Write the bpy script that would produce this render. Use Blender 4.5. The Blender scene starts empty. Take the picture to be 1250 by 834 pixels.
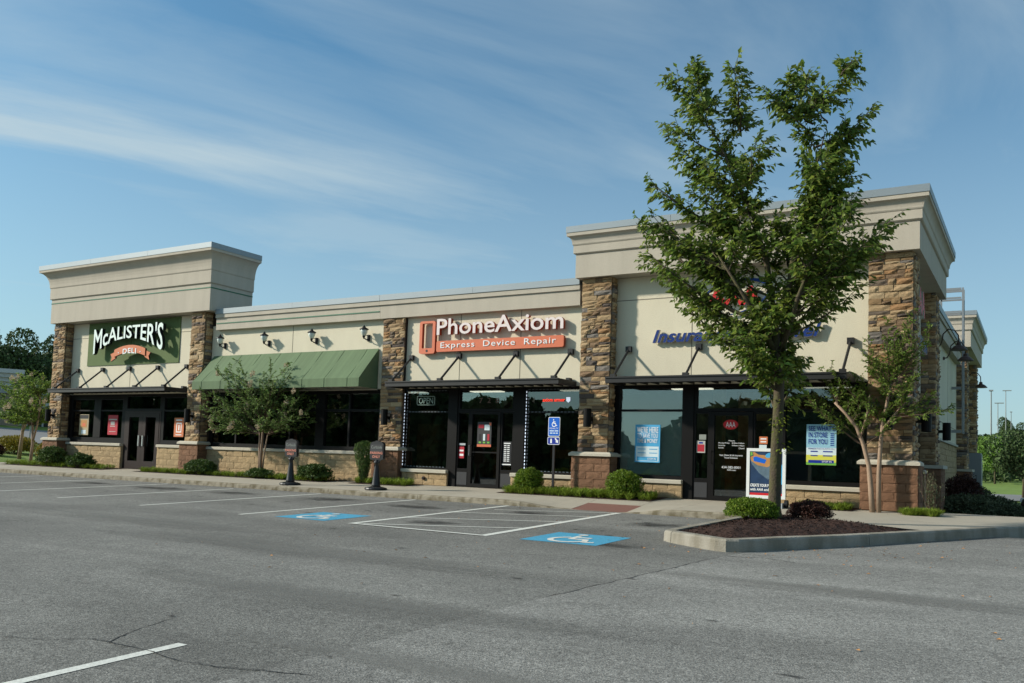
import bpy, bmesh, math, random
import numpy as np
from mathutils import Vector, Matrix, Euler, noise
rad = math.radians
SC = bpy.context.scene
COL = SC.collection
rnd = random.Random(7)

# ------------------------------------------------------------------ camera
cam = bpy.data.cameras.new('camera')
cam.sensor_width = 36.0
cam.lens = 36.0 * 1072.2 / 1250.0
cam.shift_y = 78.1 / 1250.0
cam.clip_end = 3000
co = bpy.data.objects.new('camera', cam); COL.objects.link(co)
yaw, pit, rol = -0.54136761, 0.06228848, 0.03418492
fwd = Vector((math.sin(yaw) * math.cos(pit), math.cos(yaw) * math.cos(pit), math.sin(pit)))
rgt = Vector((math.cos(yaw), -math.sin(yaw), 0)); upv = rgt.cross(fwd)
r_ = rgt * math.cos(rol) + upv * math.sin(rol); u_ = upv * math.cos(rol) - rgt * math.sin(rol)
co.matrix_world = Matrix(((r_.x, u_.x, -fwd.x, 0), (r_.y, u_.y, -fwd.y, -21.3), (r_.z, u_.z, -fwd.z, 0.82), (0, 0, 0, 1)))
SC.camera = co

# ------------------------------------------------------------------ world, sun, exposure
SUN_DIR = Vector((-1.75, -1.0, 1.0)).normalized()
elev = math.asin(SUN_DIR.z); azim = math.atan2(SUN_DIR.x, SUN_DIR.y)
W = bpy.data.worlds.new('World'); SC.world = W; W.use_nodes = True
nt = W.node_tree; nt.nodes.clear()
def N(t, **k):
    n = nt.nodes.new(t)
    for a, b in k.items(): setattr(n, a, b)
    return n
sky = N('ShaderNodeTexSky', sky_type='NISHITA', sun_disc=False)
sky.sun_elevation = elev; sky.sun_rotation = azim
sky.air_density = 1.0; sky.dust_density = 1.2; sky.ozone_density = 2.2; sky.altitude = 200
tc = N('ShaderNodeTexCoord')
sep = N('ShaderNodeSeparateXYZ'); nt.links.new(tc.outputs['Generated'], sep.inputs[0])
def math_n(op, a, b=None):
    n = N('ShaderNodeMath', operation=op)
    for i, v in enumerate((a, b)):
        if v is None: continue
        if isinstance(v, (int, float)): n.inputs[i].default_value = v
        else: nt.links.new(v, n.inputs[i])
    return n.outputs[0]
zz = math_n('ADD', math_n('MAXIMUM', sep.outputs[2], 0.0), 0.12)
px = math_n('DIVIDE', sep.outputs[0], zz); py = math_n('DIVIDE', sep.outputs[1], zz)
cmb = N('ShaderNodeCombineXYZ'); nt.links.new(px, cmb.inputs[0]); nt.links.new(py, cmb.inputs[1])
pu = math_n('SUBTRACT', math_n('MULTIPLY', px, .86), math_n('MULTIPLY', py, .51)); pv = math_n('ADD', math_n('MULTIPLY', px, .51), math_n('MULTIPLY', py, .86))
cm2 = N('ShaderNodeCombineXYZ'); nt.links.new(math_n('MULTIPLY', pv, .42), cm2.inputs[0]); nt.links.new(math_n('MULTIPLY', pu, 1.25), cm2.inputs[1]); cm2.inputs[2].default_value = 3.7
mp = cm2
n1 = N('ShaderNodeTexNoise'); n1.inputs['Scale'].default_value = 1.5; n1.inputs['Detail'].default_value = 10
n1.inputs['Roughness'].default_value = 0.56; n1.inputs['Distortion'].default_value = 0.5
nt.links.new(mp.outputs[0], n1.inputs['Vector'])
cr = N('ShaderNodeValToRGB'); nt.links.new(n1.outputs[0], cr.inputs[0])
cr.color_ramp.elements[0].position = 0.37; cr.color_ramp.elements[0].color = (0, 0, 0, 1)
cr.color_ramp.elements[1].position = 0.66; cr.color_ramp.elements[1].color = (1, 1, 1, 1)
cfac = math_n('ADD', math_n('MULTIPLY', cr.outputs[0], 0.50), .06)
# one long wind-drawn streak across the western sky
n2 = N('ShaderNodeTexNoise'); n2.inputs['Scale'].default_value = 2.0; n2.inputs['Detail'].default_value = 8; n2.inputs['Roughness'].default_value = .58; n2.inputs['Distortion'].default_value = .4
nt.links.new(mp.outputs[0], n2.inputs['Vector'])
dev = math_n('DIVIDE', math_n('ADD', math_n('ADD', pu, 2.235), math_n('MULTIPLY', math_n('SUBTRACT', n2.outputs[0], .5), .65)), .12)
stk = math_n('POWER', 2.718, math_n('MULTIPLY', math_n('MULTIPLY', dev, dev), -1.0))
fd = N('ShaderNodeMapRange'); nt.links.new(pv, fd.inputs[0]); fd.inputs[1].default_value = -.3; fd.inputs[2].default_value = 1.7; fd.inputs[3].default_value = .66; fd.inputs[4].default_value = 0.0
cfac = math_n('ADD', math_n('MULTIPLY', cfac, .85), math_n('MULTIPLY', math_n('MULTIPLY', stk, fd.outputs[0]), math_n('ADD', n1.outputs[0], .25)))
hz = N('ShaderNodeMapRange'); nt.links.new(sep.outputs[2], hz.inputs[0])
hz.inputs[1].default_value = 0.0; hz.inputs[2].default_value = 0.42; hz.inputs[3].default_value = 0.66; hz.inputs[4].default_value = 0.06
cfac = math_n('MAXIMUM', cfac, hz.outputs[0])
mix = N('ShaderNodeMix', data_type='RGBA'); nt.links.new(cfac, mix.inputs['Factor'])
tint = N('ShaderNodeVectorMath', operation='MULTIPLY'); nt.links.new(sky.outputs[0], tint.inputs[0]); tint.inputs[1].default_value = (.33, .60, .65)
nt.links.new(tint.outputs[0], mix.inputs['A']); mix.inputs['B'].default_value = (2.65, 3.2, 3.4, 1)
bg = N('ShaderNodeBackground'); bg.inputs[1].default_value = 0.09
nt.links.new(mix.outputs['Result'], bg.inputs[0])
out = N('ShaderNodeOutputWorld'); nt.links.new(bg.outputs[0], out.inputs[0])

sd = bpy.data.lights.new('sun', 'SUN'); sd.energy = 2.35; sd.angle = rad(3.0); sd.color = (1.0, 0.93, 0.82)
so = bpy.data.objects.new('sun', sd); COL.objects.link(so)
so.rotation_euler = (-SUN_DIR).to_track_quat('-Z', 'Y').to_euler(); so.location = (-30, -30, 30)
SC.view_settings.view_transform = 'Standard'; SC.view_settings.look = 'None'
SC.view_settings.exposure = 1.22; SC.view_settings.gamma = 1.0
SC.cycles.max_bounces = 8; SC.cycles.transparent_max_bounces = 12
SC.cycles.use_denoising = True

# ------------------------------------------------------------------ materials
def mat(name, col, rough=0.8, vary=0.0, vscale=3.0, grain=0.0, gscale=60.0, bump=0.0, bscale=80.0, rand=0.0,
        metal=0.0, emit=0.0, spec=0.3, island=0.0, trans=0.0, col2=None, stretch=None, icol=None):
    m = bpy.data.materials.new(name); m.use_nodes = True
    t = m.node_tree; b = t.nodes['Principled BSDF']; L = t.links
    def nn(ty, **k):
        n = t.nodes.new(ty)
        for a, v in k.items(): setattr(n, a, v)
        return n
    b.inputs['Roughness'].default_value = rough; b.inputs['Metallic'].default_value = metal
    b.inputs['Specular IOR Level'].default_value = spec
    c4 = (*col, 1)
    tcn = nn('ShaderNodeTexCoord')
    vec = tcn.outputs['Object']
    if stretch:
        mpn = nn('ShaderNodeMapping'); mpn.inputs['Scale'].default_value = stretch; L.new(vec, mpn.inputs[0]); vec = mpn.outputs[0]
    cur = None
    def setc(sock): nonlocal cur; cur = sock
    rgb = nn('ShaderNodeRGB'); rgb.outputs[0].default_value = c4; setc(rgb.outputs[0])
    def mul(fac_sock, lo, hi):
        r = nn('ShaderNodeMapRange'); L.new(fac_sock, r.inputs[0]); r.inputs[3].default_value = lo; r.inputs[4].default_value = hi
        r.clamp = False
        x = nn('ShaderNodeVectorMath', operation='SCALE'); L.new(cur, x.inputs[0]); L.new(r.outputs[0], x.inputs['Scale'])
        setc(x.outputs[0])
    if col2 is not None:
        nz = nn('ShaderNodeTexNoise'); nz.inputs['Scale'].default_value = vscale; nz.inputs['Detail'].default_value = 6; L.new(vec, nz.inputs['Vector'])
        r = nn('ShaderNodeValToRGB'); r.color_ramp.elements[0].position = .4; r.color_ramp.elements[1].position = .62
        L.new(nz.outputs[0], r.inputs[0])
        mx = nn('ShaderNodeMix', data_type='RGBA'); L.new(r.outputs[0], mx.inputs['Factor']); L.new(cur, mx.inputs['A']); mx.inputs['B'].default_value = (*col2, 1)
        setc(mx.outputs['Result'])
    if vary:
        nz = nn('ShaderNodeTexNoise'); nz.inputs['Scale'].default_value = vscale; nz.inputs['Detail'].default_value = 7; nz.inputs['Roughness'].default_value = .6
        L.new(vec, nz.inputs['Vector']); mul(nz.outputs[0], 1 - vary, 1 + vary)
    if grain:
        nz = nn('ShaderNodeTexNoise'); nz.inputs['Scale'].default_value = gscale; nz.inputs['Detail'].default_value = 3
        L.new(tcn.outputs['Object'], nz.inputs['Vector']); mul(nz.outputs[0], 1 - grain, 1 + grain)
    if rand:
        oi = nn('ShaderNodeObjectInfo'); mul(oi.outputs['Random'], 1 - rand, 1 + rand)
    if icol is not None:
        g2 = nn('ShaderNodeNewGeometry'); mx = nn('ShaderNodeMix', data_type='RGBA'); p2 = nn('ShaderNodeMath', operation='FRACT'); p3 = nn('ShaderNodeMath', operation='MULTIPLY'); p3.inputs[1].default_value = 7.31
        L.new(g2.outputs['Random Per Island'], p3.inputs[0]); L.new(p3.outputs[0], p2.inputs[0]); p4 = nn('ShaderNodeMath', operation='POWER'); p4.inputs[1].default_value = 1.7; L.new(p2.outputs[0], p4.inputs[0])
        L.new(p4.outputs[0], mx.inputs['Factor']); L.new(cur, mx.inputs['A']); mx.inputs['B'].default_value = (*icol, 1); setc(mx.outputs['Result'])
    if island:
        gi = nn('ShaderNodeNewGeometry'); mul(gi.outputs['Random Per Island'], 1 - island, 1 + island)
    L.new(cur, b.inputs['Base Color'])
    if bump:
        nz = nn('ShaderNodeTexNoise'); nz.inputs['Scale'].default_value = bscale; nz.inputs['Detail'].default_value = 5
        L.new(tcn.outputs['Object'], nz.inputs['Vector'])
        bp = nn('ShaderNodeBump'); bp.inputs['Strength'].default_value = bump; bp.inputs['Distance'].default_value = 0.02
        L.new(nz.outputs[0], bp.inputs['Height']); L.new(bp.outputs[0], b.inputs['Normal'])
    if emit:
        b.inputs['Emission Color'].default_value = c4; b.inputs['Emission Strength'].default_value = emit
    if trans:
        tr = nn('ShaderNodeBsdfTranslucent'); L.new(cur, tr.inputs[0])
        ms = nn('ShaderNodeMixShader'); ms.inputs[0].default_value = trans
        L.new(b.outputs[0], ms.inputs[1]); L.new(tr.outputs[0], ms.inputs[2])
        L.new(ms.outputs[0], t.nodes['Material Output'].inputs[0])
    return m

def rampmat(name, stops, rough=.85, bump=.5, bscale=25, vary=.22, vscale=9):
    m = bpy.data.materials.new(name); m.use_nodes = True
    t = m.node_tree; b = t.nodes['Principled BSDF']; L = t.links
    b.inputs['Roughness'].default_value = rough; b.inputs['Specular IOR Level'].default_value = .2
    oi = t.nodes.new('ShaderNodeObjectInfo'); r = t.nodes.new('ShaderNodeValToRGB'); r.color_ramp.interpolation = 'CONSTANT'
    gi = t.nodes.new('ShaderNodeNewGeometry'); am = t.nodes.new('ShaderNodeMath'); am.operation = 'ADD'; fm_ = t.nodes.new('ShaderNodeMath'); fm_.operation = 'FRACT'
    L.new(oi.outputs['Random'], am.inputs[0]); L.new(gi.outputs['Random Per Island'], am.inputs[1]); L.new(am.outputs[0], fm_.inputs[0]); L.new(fm_.outputs[0], r.inputs[0])
    el = r.color_ramp.elements
    while len(el) < len(stops): el.new(.5)
    for e, (p, c) in zip(el, stops): e.position = p; e.color = (*c, 1)
    tcn = t.nodes.new('ShaderNodeTexCoord')
    ad = t.nodes.new('ShaderNodeVectorMath'); ad.operation = 'ADD'
    L.new(tcn.outputs['Object'], ad.inputs[0]); L.new(oi.outputs['Location'], ad.inputs[1])
    nz = t.nodes.new('ShaderNodeTexNoise'); nz.inputs['Scale'].default_value = vscale; nz.inputs['Detail'].default_value = 6
    L.new(ad.outputs[0], nz.inputs['Vector'])
    mr = t.nodes.new('ShaderNodeMapRange'); mr.inputs[3].default_value = 1 - vary * 1.6; mr.inputs[4].default_value = 1 + vary * 1.6
    L.new(nz.outputs[0], mr.inputs[0])
    x = t.nodes.new('ShaderNodeVectorMath'); x.operation = 'SCALE'; L.new(r.outputs[0], x.inputs[0]); L.new(mr.outputs[0], x.inputs['Scale'])
    L.new(x.outputs[0], b.inputs['Base Color'])
    bp = t.nodes.new('ShaderNodeBump'); bp.inputs['Strength'].default_value = bump; bp.inputs['Distance'].default_value = .02
    nz2 = t.nodes.new('ShaderNodeTexNoise'); nz2.inputs['Scale'].default_value = bscale; nz2.inputs['Detail'].default_value = 5
    L.new(ad.outputs[0], nz2.inputs['Vector']); L.new(nz2.outputs[0], bp.inputs['Height']); L.new(bp.outputs[0], b.inputs['Normal'])
    return m

def glassmat(name, tint, refl=.1, ior=1.6):
    m = bpy.data.materials.new(name); m.use_nodes = True
    t = m.node_tree; t.nodes.clear(); L = t.links
    o = t.nodes.new('ShaderNodeOutputMaterial'); ms = t.nodes.new('ShaderNodeMixShader')
    tr = t.nodes.new('ShaderNodeBsdfTransparent'); tr.inputs[0].default_value = (*tint, 1)
    gl = t.nodes.new('ShaderNodeBsdfGlossy'); gl.inputs['Roughness'].default_value = 0.006; gl.inputs[0].default_value = (.92, .95, .95, 1)
    fr = t.nodes.new('ShaderNodeFresnel'); fr.inputs[0].default_value = ior
    ad = t.nodes.new('ShaderNodeMath'); ad.operation = 'ADD'; ad.use_clamp = True; ad.inputs[1].default_value = refl
    bp = t.nodes.new('ShaderNodeBump'); bp.inputs['Strength'].default_value = .03; bp.inputs['Distance'].default_value = .01
    nz = t.nodes.new('ShaderNodeTexNoise'); nz.inputs['Scale'].default_value = 1.6; tcn = t.nodes.new('ShaderNodeTexCoord')
    L.new(tcn.outputs['Object'], nz.inputs['Vector']); L.new(nz.outputs[0], bp.inputs['Height']); L.new(bp.outputs[0], gl.inputs['Normal'])
    L.new(fr.outputs[0], ad.inputs[0]); L.new(ad.outputs[0], ms.inputs[0]); L.new(tr.outputs[0], ms.inputs[1]); L.new(gl.outputs[0], ms.inputs[2])
    L.new(ms.outputs[0], o.inputs[0])
    return m

M = {}
M['stucco'] = mat('stucco_cream', (.65, .59, .445), .92, vary=.12, vscale=1.1, grain=.07, gscale=30, bump=.5, bscale=45, stretch=(1.3, 1.3, .45))
M['cornice'] = mat('stucco_taupe', (.46, .41, .33), .92, vary=.17, vscale=1.5, grain=.06, gscale=35, bump=.4, bscale=50, stretch=(1.6, 1.6, .22))
M['coping'] = mat('coping_metal', (.25, .29, .31), .5, vary=.08, vscale=.7, metal=.2, spec=.4)
M['joint'] = mat('joint_dark', (.2, .175, .13), .9)
M['greenline'] = mat('green_trim', (.05, .15, .085), .6)
M['signgreen'] = mat('sign_panel_green', (.105, .15, .052), .8, vary=.12, vscale=1.5, bump=.2)
M['awning'] = mat('awning_canvas', (.112, .165, .085), .8, vary=.34, vscale=2.6, grain=.05, bump=.1, bscale=200, stretch=(2.6, .16, .16))
M['bronze'] = mat('bronze_frame', (.007, .0062, .0058), .5, vary=.1, spec=.14)
M['canopy'] = mat('canopy_metal', (.021, .021, .021), .5, vary=.15, vscale=2, spec=.3)
M['browndoor'] = mat('door_brown', (.020, .011, .009), .5, vary=.1, spec=.2)
M['steel'] = mat('brushed_steel', (.6, .6, .58), .3, metal=.9)
M['panelgrey'] = mat('panel_grey', (.04, .04, .042), .5, spec=.3)
M['glass'] = glassmat('tinted_glass', (.78, .82, .80), .09, 1.55)
M['glassdark'] = glassmat('dark_glass', (.45, .48, .47), .09, 1.5)
M['stone'] = rampmat('ledge_stone', [(0, (.30, .195, .10)), (.13, (.42, .295, .165)), (.3, (.225, .148, .088)), (.42, (.46, .34, .20)), (.55, (.165, .125, .092)),
    (.65, (.35, .24, .135)), (.78, (.215, .19, .165)), (.86, (.115, .092, .078)), (.93, (.35, .20, .095))], bump=.9, bscale=22, vary=.3, vscale=11)
M['mortar'] = mat('mortar_dark', (.065, .05, .038), .95)  # dark mortar backing behind the pier stones
M['blockred'] = mat('block_red', (.215, .115, .066), .93, vary=.16, vscale=5, grain=.2, gscale=55, bump=1.0, bscale=20, rand=.10)
M['blocktan'] = mat('block_tan', (.42, .30, .165), .93, vary=.16, vscale=4, grain=.16, gscale=55, bump=1.0, bscale=20, rand=.07)
M['blockgap'] = mat('block_joint', (.33, .25, .16), .95)
M['blockgapred'] = mat('block_joint_red', (.20, .115, .075), .95)
M['cap'] = mat('cast_stone', (.47, .43, .345), .9, vary=.1, vscale=4, grain=.1, bump=.3, bscale=40)
M['concrete'] = mat('sidewalk_concrete', (.37, .33, .26), .93, vary=.2, vscale=1.4, grain=.1, gscale=70, bump=.3, bscale=90, rand=.035)
M['kerb'] = mat('kerb_concrete', (.30, .265, .20), .95, vary=.45, vscale=4.5, grain=.2, gscale=50, bump=.6, bscale=40, rand=.07, col2=(.12, .10, .062))
M['islandkerb'] = mat('island_concrete', (.32, .295, .245), .93, vary=.3, vscale=3.2, grain=.18, gscale=50, bump=.6, bscale=45, col2=(.19, .17, .13), stretch=(1, 1, .35))
M['redpave'] = mat('ramp_red', (.20, .098, .075), .9, vary=.1, vscale=5, bump=.6, bscale=60)
M['paintw'] = mat('line_paint', (.62, .62, .56), .8, vary=.34, vscale=26, grain=.4, gscale=60)
M['paintb'] = mat('blue_paint', (.065, .30, .45), .8, vary=.36, vscale=16, grain=.35, gscale=55)
M['mulch'] = mat('mulch', (.042, .021, .015), .95, vary=.45, vscale=14, grain=.4, gscale=40, bump=1.0, bscale=40, island=.55)
M['crack'] = mat('crack_tar', (.022, .022, .022), .9)
M['stain'] = mat('oil_stain', (.05, .05, .049), .7, vary=.3, vscale=6, grain=.3)
M['white'] = mat('white_face', (.80, .81, .80), .5)
M['pinkwhite'] = mat('phone_letter_white', (.74, .64, .61), .5)
M['signwhite'] = mat('deli_letter_white', (.72, .82, .76), .5)
M['orange'] = mat('sign_orange', (.62, .155, .07), .5, spec=.35)
M['orangeside'] = mat('sign_orange_side', (.42, .07, .028), .5)
M['ribbon'] = mat('ribbon_orange', (.56, .165, .062), .55, vary=.06)
M['black'] = mat('matt_black', (.012, .012, .013), .5, spec=.35)
M['blackplastic'] = mat('black_plastic', (.018, .018, .019), .4, spec=.4)
M['blue'] = mat('letter_blue', (.009, .034, .17), .55, spec=.2)
M['trimw'] = mat('letter_trim', (.45, .44, .40), .5)
M['red'] = mat('letter_red', (.55, .015, .02), .5)
M['lampglass'] = mat('lantern_glass', (.62, .66, .60), .25, spec=.6)
M['frosted'] = mat('shade_fabric', (.26, .28, .25), .85, vary=.05)
M['shadegrey'] = mat('roller_shade', (.62, .67, .64), .85, vary=.14, vscale=1.3)
M['dark'] = mat('interior_dark', (.10, .095, .085), .9, vary=.3, vscale=1.2)
M['floorin'] = mat('interior_floor', (.10, .085, .07), .6)
M['warmwall'] = mat('interior_warm', (.36, .25, .13), .8)
M['signblue'] = mat('sign_blue', (.008, .12, .56), .4)
M['signnavy'] = mat('sign_navy', (.01, .03, .28), .4)
M['pblue'] = mat('poster_blue', (.07, .36, .62), .5)
M['ppale'] = mat('poster_pale', (.62, .72, .75), .5)
M['pyellow'] = mat('poster_yellow', (.62, .60, .08), .5)
M['pgreen'] = mat('poster_green', (.16, .40, .06), .5)
M['pred'] = mat('poster_red', (.42, .02, .035), .5)
M['ptan'] = mat('poster_tan', (.40, .33, .20), .5)
M['wood'] = mat('boat_wood', (.46, .22, .07), .5, vary=.3, vscale=9)
M['navy'] = mat('boat_water', (.02, .045, .10), .4, vary=.5, vscale=6)
M['alu'] = mat('white_frame', (.72, .73, .70), .4)
M['galv'] = mat('galvanised_steel', (.27, .28, .28), .45, metal=.5)
M['rust'] = mat('shade_brown', (.055, .030, .022), .5)
M['plasticgrey'] = mat('base_grey', (.42, .44, .45), .5)
M['led'] = mat('led_white', (.75, .85, 1.0), .4, emit=.3)
M['neonred'] = mat('led_red', (1.0, .05, .02), .4, emit=.55)
M['neonglow'] = mat('neon_tube', (.24, .34, .30), .3, emit=.03)  # open sign tubes, with a faint glow added to their colour
M['lightpanel'] = mat('light_panel', (1.0, .93, .78), .5, emit=.7)
M['grass'] = mat('lawn_grass', (.15, .22, .04), .95, vary=.35, vscale=.25, grain=.35, gscale=2.5)
M['road'] = mat('road_surface', (.20, .20, .195), .9, vary=.12, vscale=.4)
M['bark'] = mat('bark_brown', (.085, .064, .044), .95, vary=.45, vscale=9, grain=.3, gscale=40, bump=1.0, bscale=26, col2=(.075, .072, .028), stretch=(1, 1, .35))
M['barkpale'] = mat('bark_pale', (.30, .21, .145), .8, vary=.2, vscale=6, bump=.4, bscale=30, stretch=(1, 1, .3))
M['twig'] = mat('twig', (.10, .065, .045), .9)
M['elmleaf'] = mat('elm_leaf', (.100, .170, .028), .55, island=.5, trans=.5, spec=.35, icol=(.22, .26, .045))
M['elmyoung'] = mat('young_leaf', (.17, .21, .02), .5, island=.3, trans=.3)
M['crapeleaf'] = mat('crape_leaf', (.115, .195, .05), .55, island=.45, trans=.45, icol=(.19, .26, .08))
M['crapeleaf2'] = mat('crape_leaf_bright', (.115, .195, .032), .55, island=.4, trans=.45, icol=(.21, .27, .05))
M['maroonbud'] = mat('flower_cream', (.55, .46, .32), .8, island=.3, trans=.2)
M['boxleaf'] = mat('boxwood_leaf', (.045, .09, .02), .55, island=.5, trans=.2, icol=(.11, .16, .035))
M['limeleaf'] = mat('bright_shrub_leaf', (.10, .18, .014), .55, island=.5, trans=.3, icol=(.21, .27, .03))
M['redleaf'] = mat('maroon_leaf', (.055, .022, .015), .6, island=.55, trans=.1)
M['juniper'] = mat('juniper_needle', (.075, .10, .05), .7, island=.5, trans=.15, icol=(.13, .14, .07))
M['liriope'] = mat('liriope_blade', (.19, .26, .03), .6, island=.45, trans=.25)
M['goldleaf'] = mat('gold_shrub_leaf', (.23, .19, .02), .6, island=.4, trans=.2)
M['treeleafa'] = mat('far_leaf_dark', (.058, .095, .030), .7, island=.5, trans=.15)
M['treeleafb'] = mat('far_leaf_bright', (.11, .20, .03), .7, island=.45, trans=.2)
M['brownpillar'] = mat('far_wall', (.26, .20, .15), .9)
M['whitewall'] = mat('far_white', (.52, .53, .50), .8)
M['fargrey'] = mat('far_grey_roof', (.33, .34, .34), .8, vary=.08)

def asphalt(name, base, k=1.0):
    m = mat(name, base, .9, vary=.26, vscale=.33, grain=.16, gscale=2.4, spec=.2)
    t = m.node_tree; L = t.links; b = t.nodes['Principled BSDF']
    src = b.inputs['Base Color'].links[0].from_socket
    tcn = t.nodes.new('ShaderNodeTexCoord')
    mpn = t.nodes.new('ShaderNodeMapping'); mpn.inputs['Scale'].default_value = (.16, .62, 1); L.new(tcn.outputs['Object'], mpn.inputs[0])
    nz = t.nodes.new('ShaderNodeTexNoise'); nz.inputs['Scale'].default_value = 1.0; nz.inputs['Detail'].default_value = 6; nz.inputs['Distortion'].default_value = .6; L.new(mpn.outputs[0], nz.inputs['Vector'])
    mr = t.nodes.new('ShaderNodeMapRange'); mr.inputs[1].default_value = .32; mr.inputs[2].default_value = .68; mr.inputs[3].default_value = .80; mr.inputs[4].default_value = 1.2; L.new(nz.outputs[0], mr.inputs[0])
    x = t.nodes.new('ShaderNodeVectorMath'); x.operation = 'SCALE'; L.new(src, x.inputs[0]); L.new(mr.outputs[0], x.inputs['Scale']); src = x.outputs[0]
    for sc, lo, hi, rl in ((11, .86, 1.15, .5), (34, .56, 1.52, .5), (85, .48, 1.68, .6)):
        nz = t.nodes.new('ShaderNodeTexNoise'); nz.inputs['Scale'].default_value = sc; nz.inputs['Detail'].default_value = 2; nz.inputs['Roughness'].default_value = .8
        L.new(tcn.outputs['Object'], nz.inputs['Vector'])
        mr = t.nodes.new('ShaderNodeMapRange'); mr.inputs[1].default_value = .3; mr.inputs[2].default_value = .7; mr.inputs[3].default_value = lo; mr.inputs[4].default_value = hi
        L.new(nz.outputs[0], mr.inputs[0])
        x = t.nodes.new('ShaderNodeVectorMath'); x.operation = 'SCALE'; L.new(src, x.inputs[0]); L.new(mr.outputs[0], x.inputs['Scale']); src = x.outputs[0]
    L.new(src, b.inputs['Base Color'])
    nz = t.nodes.new('ShaderNodeTexNoise'); nz.inputs['Scale'].default_value = 70; nz.inputs['Detail'].default_value = 3; L.new(tcn.outputs['Object'], nz.inputs['Vector'])
    bp = t.nodes.new('ShaderNodeBump'); bp.inputs['Strength'].default_value = .7; bp.inputs['Distance'].default_value = .012
    L.new(nz.outputs[0], bp.inputs['Height']); L.new(bp.outputs[0], b.inputs['Normal'])
    return m
M['asphalt'] = asphalt('asphalt', (.148, .145, .131))
M['asphalt2'] = asphalt('asphalt_newer', (.182, .178, .162))

# ------------------------------------------------------------------ object helpers
WL = {}
def wloc(o): return WL.get(o.name, Vector((0, 0, 0))) if o else Vector((0, 0, 0))
def link(o, parent=None, loc=(0, 0, 0)):
    COL.objects.link(o)
    if parent: o.parent = parent
    o.location = Vector(loc) - wloc(parent)
    WL[o.name] = Vector(loc)
    return o
def tag(o, label=None, cat=None, group=None, kind=None):
    for k, v in (('label', label), ('category', cat), ('group', group), ('kind', kind)):
        if v: o[k] = v
    return o
def thing(name, label, cat, loc, group=None):
    return tag(link(bpy.data.objects.new(name, None), None, loc), label, cat, group)
def mesh_from(name, v, f, mats, smooth=False, mi=None):
    me = bpy.data.meshes.new(name); me.from_pydata([tuple(p) for p in v], [], f)
    for m in (mats if isinstance(mats, (list, tuple)) else [mats]): me.materials.append(m)
    if mi is not None: me.polygons.foreach_set('material_index', mi)
    if smooth: me.polygons.foreach_set('use_smooth', [True] * len(me.polygons))
    me.update(); return me
def add(name, me, parent=None, loc=(0, 0, 0), scale=None, rot=None):
    o = bpy.data.objects.new(name, me); link(o, parent, loc)
    if scale: o.scale = scale
    if rot: o.rotation_euler = rot
    return o

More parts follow.
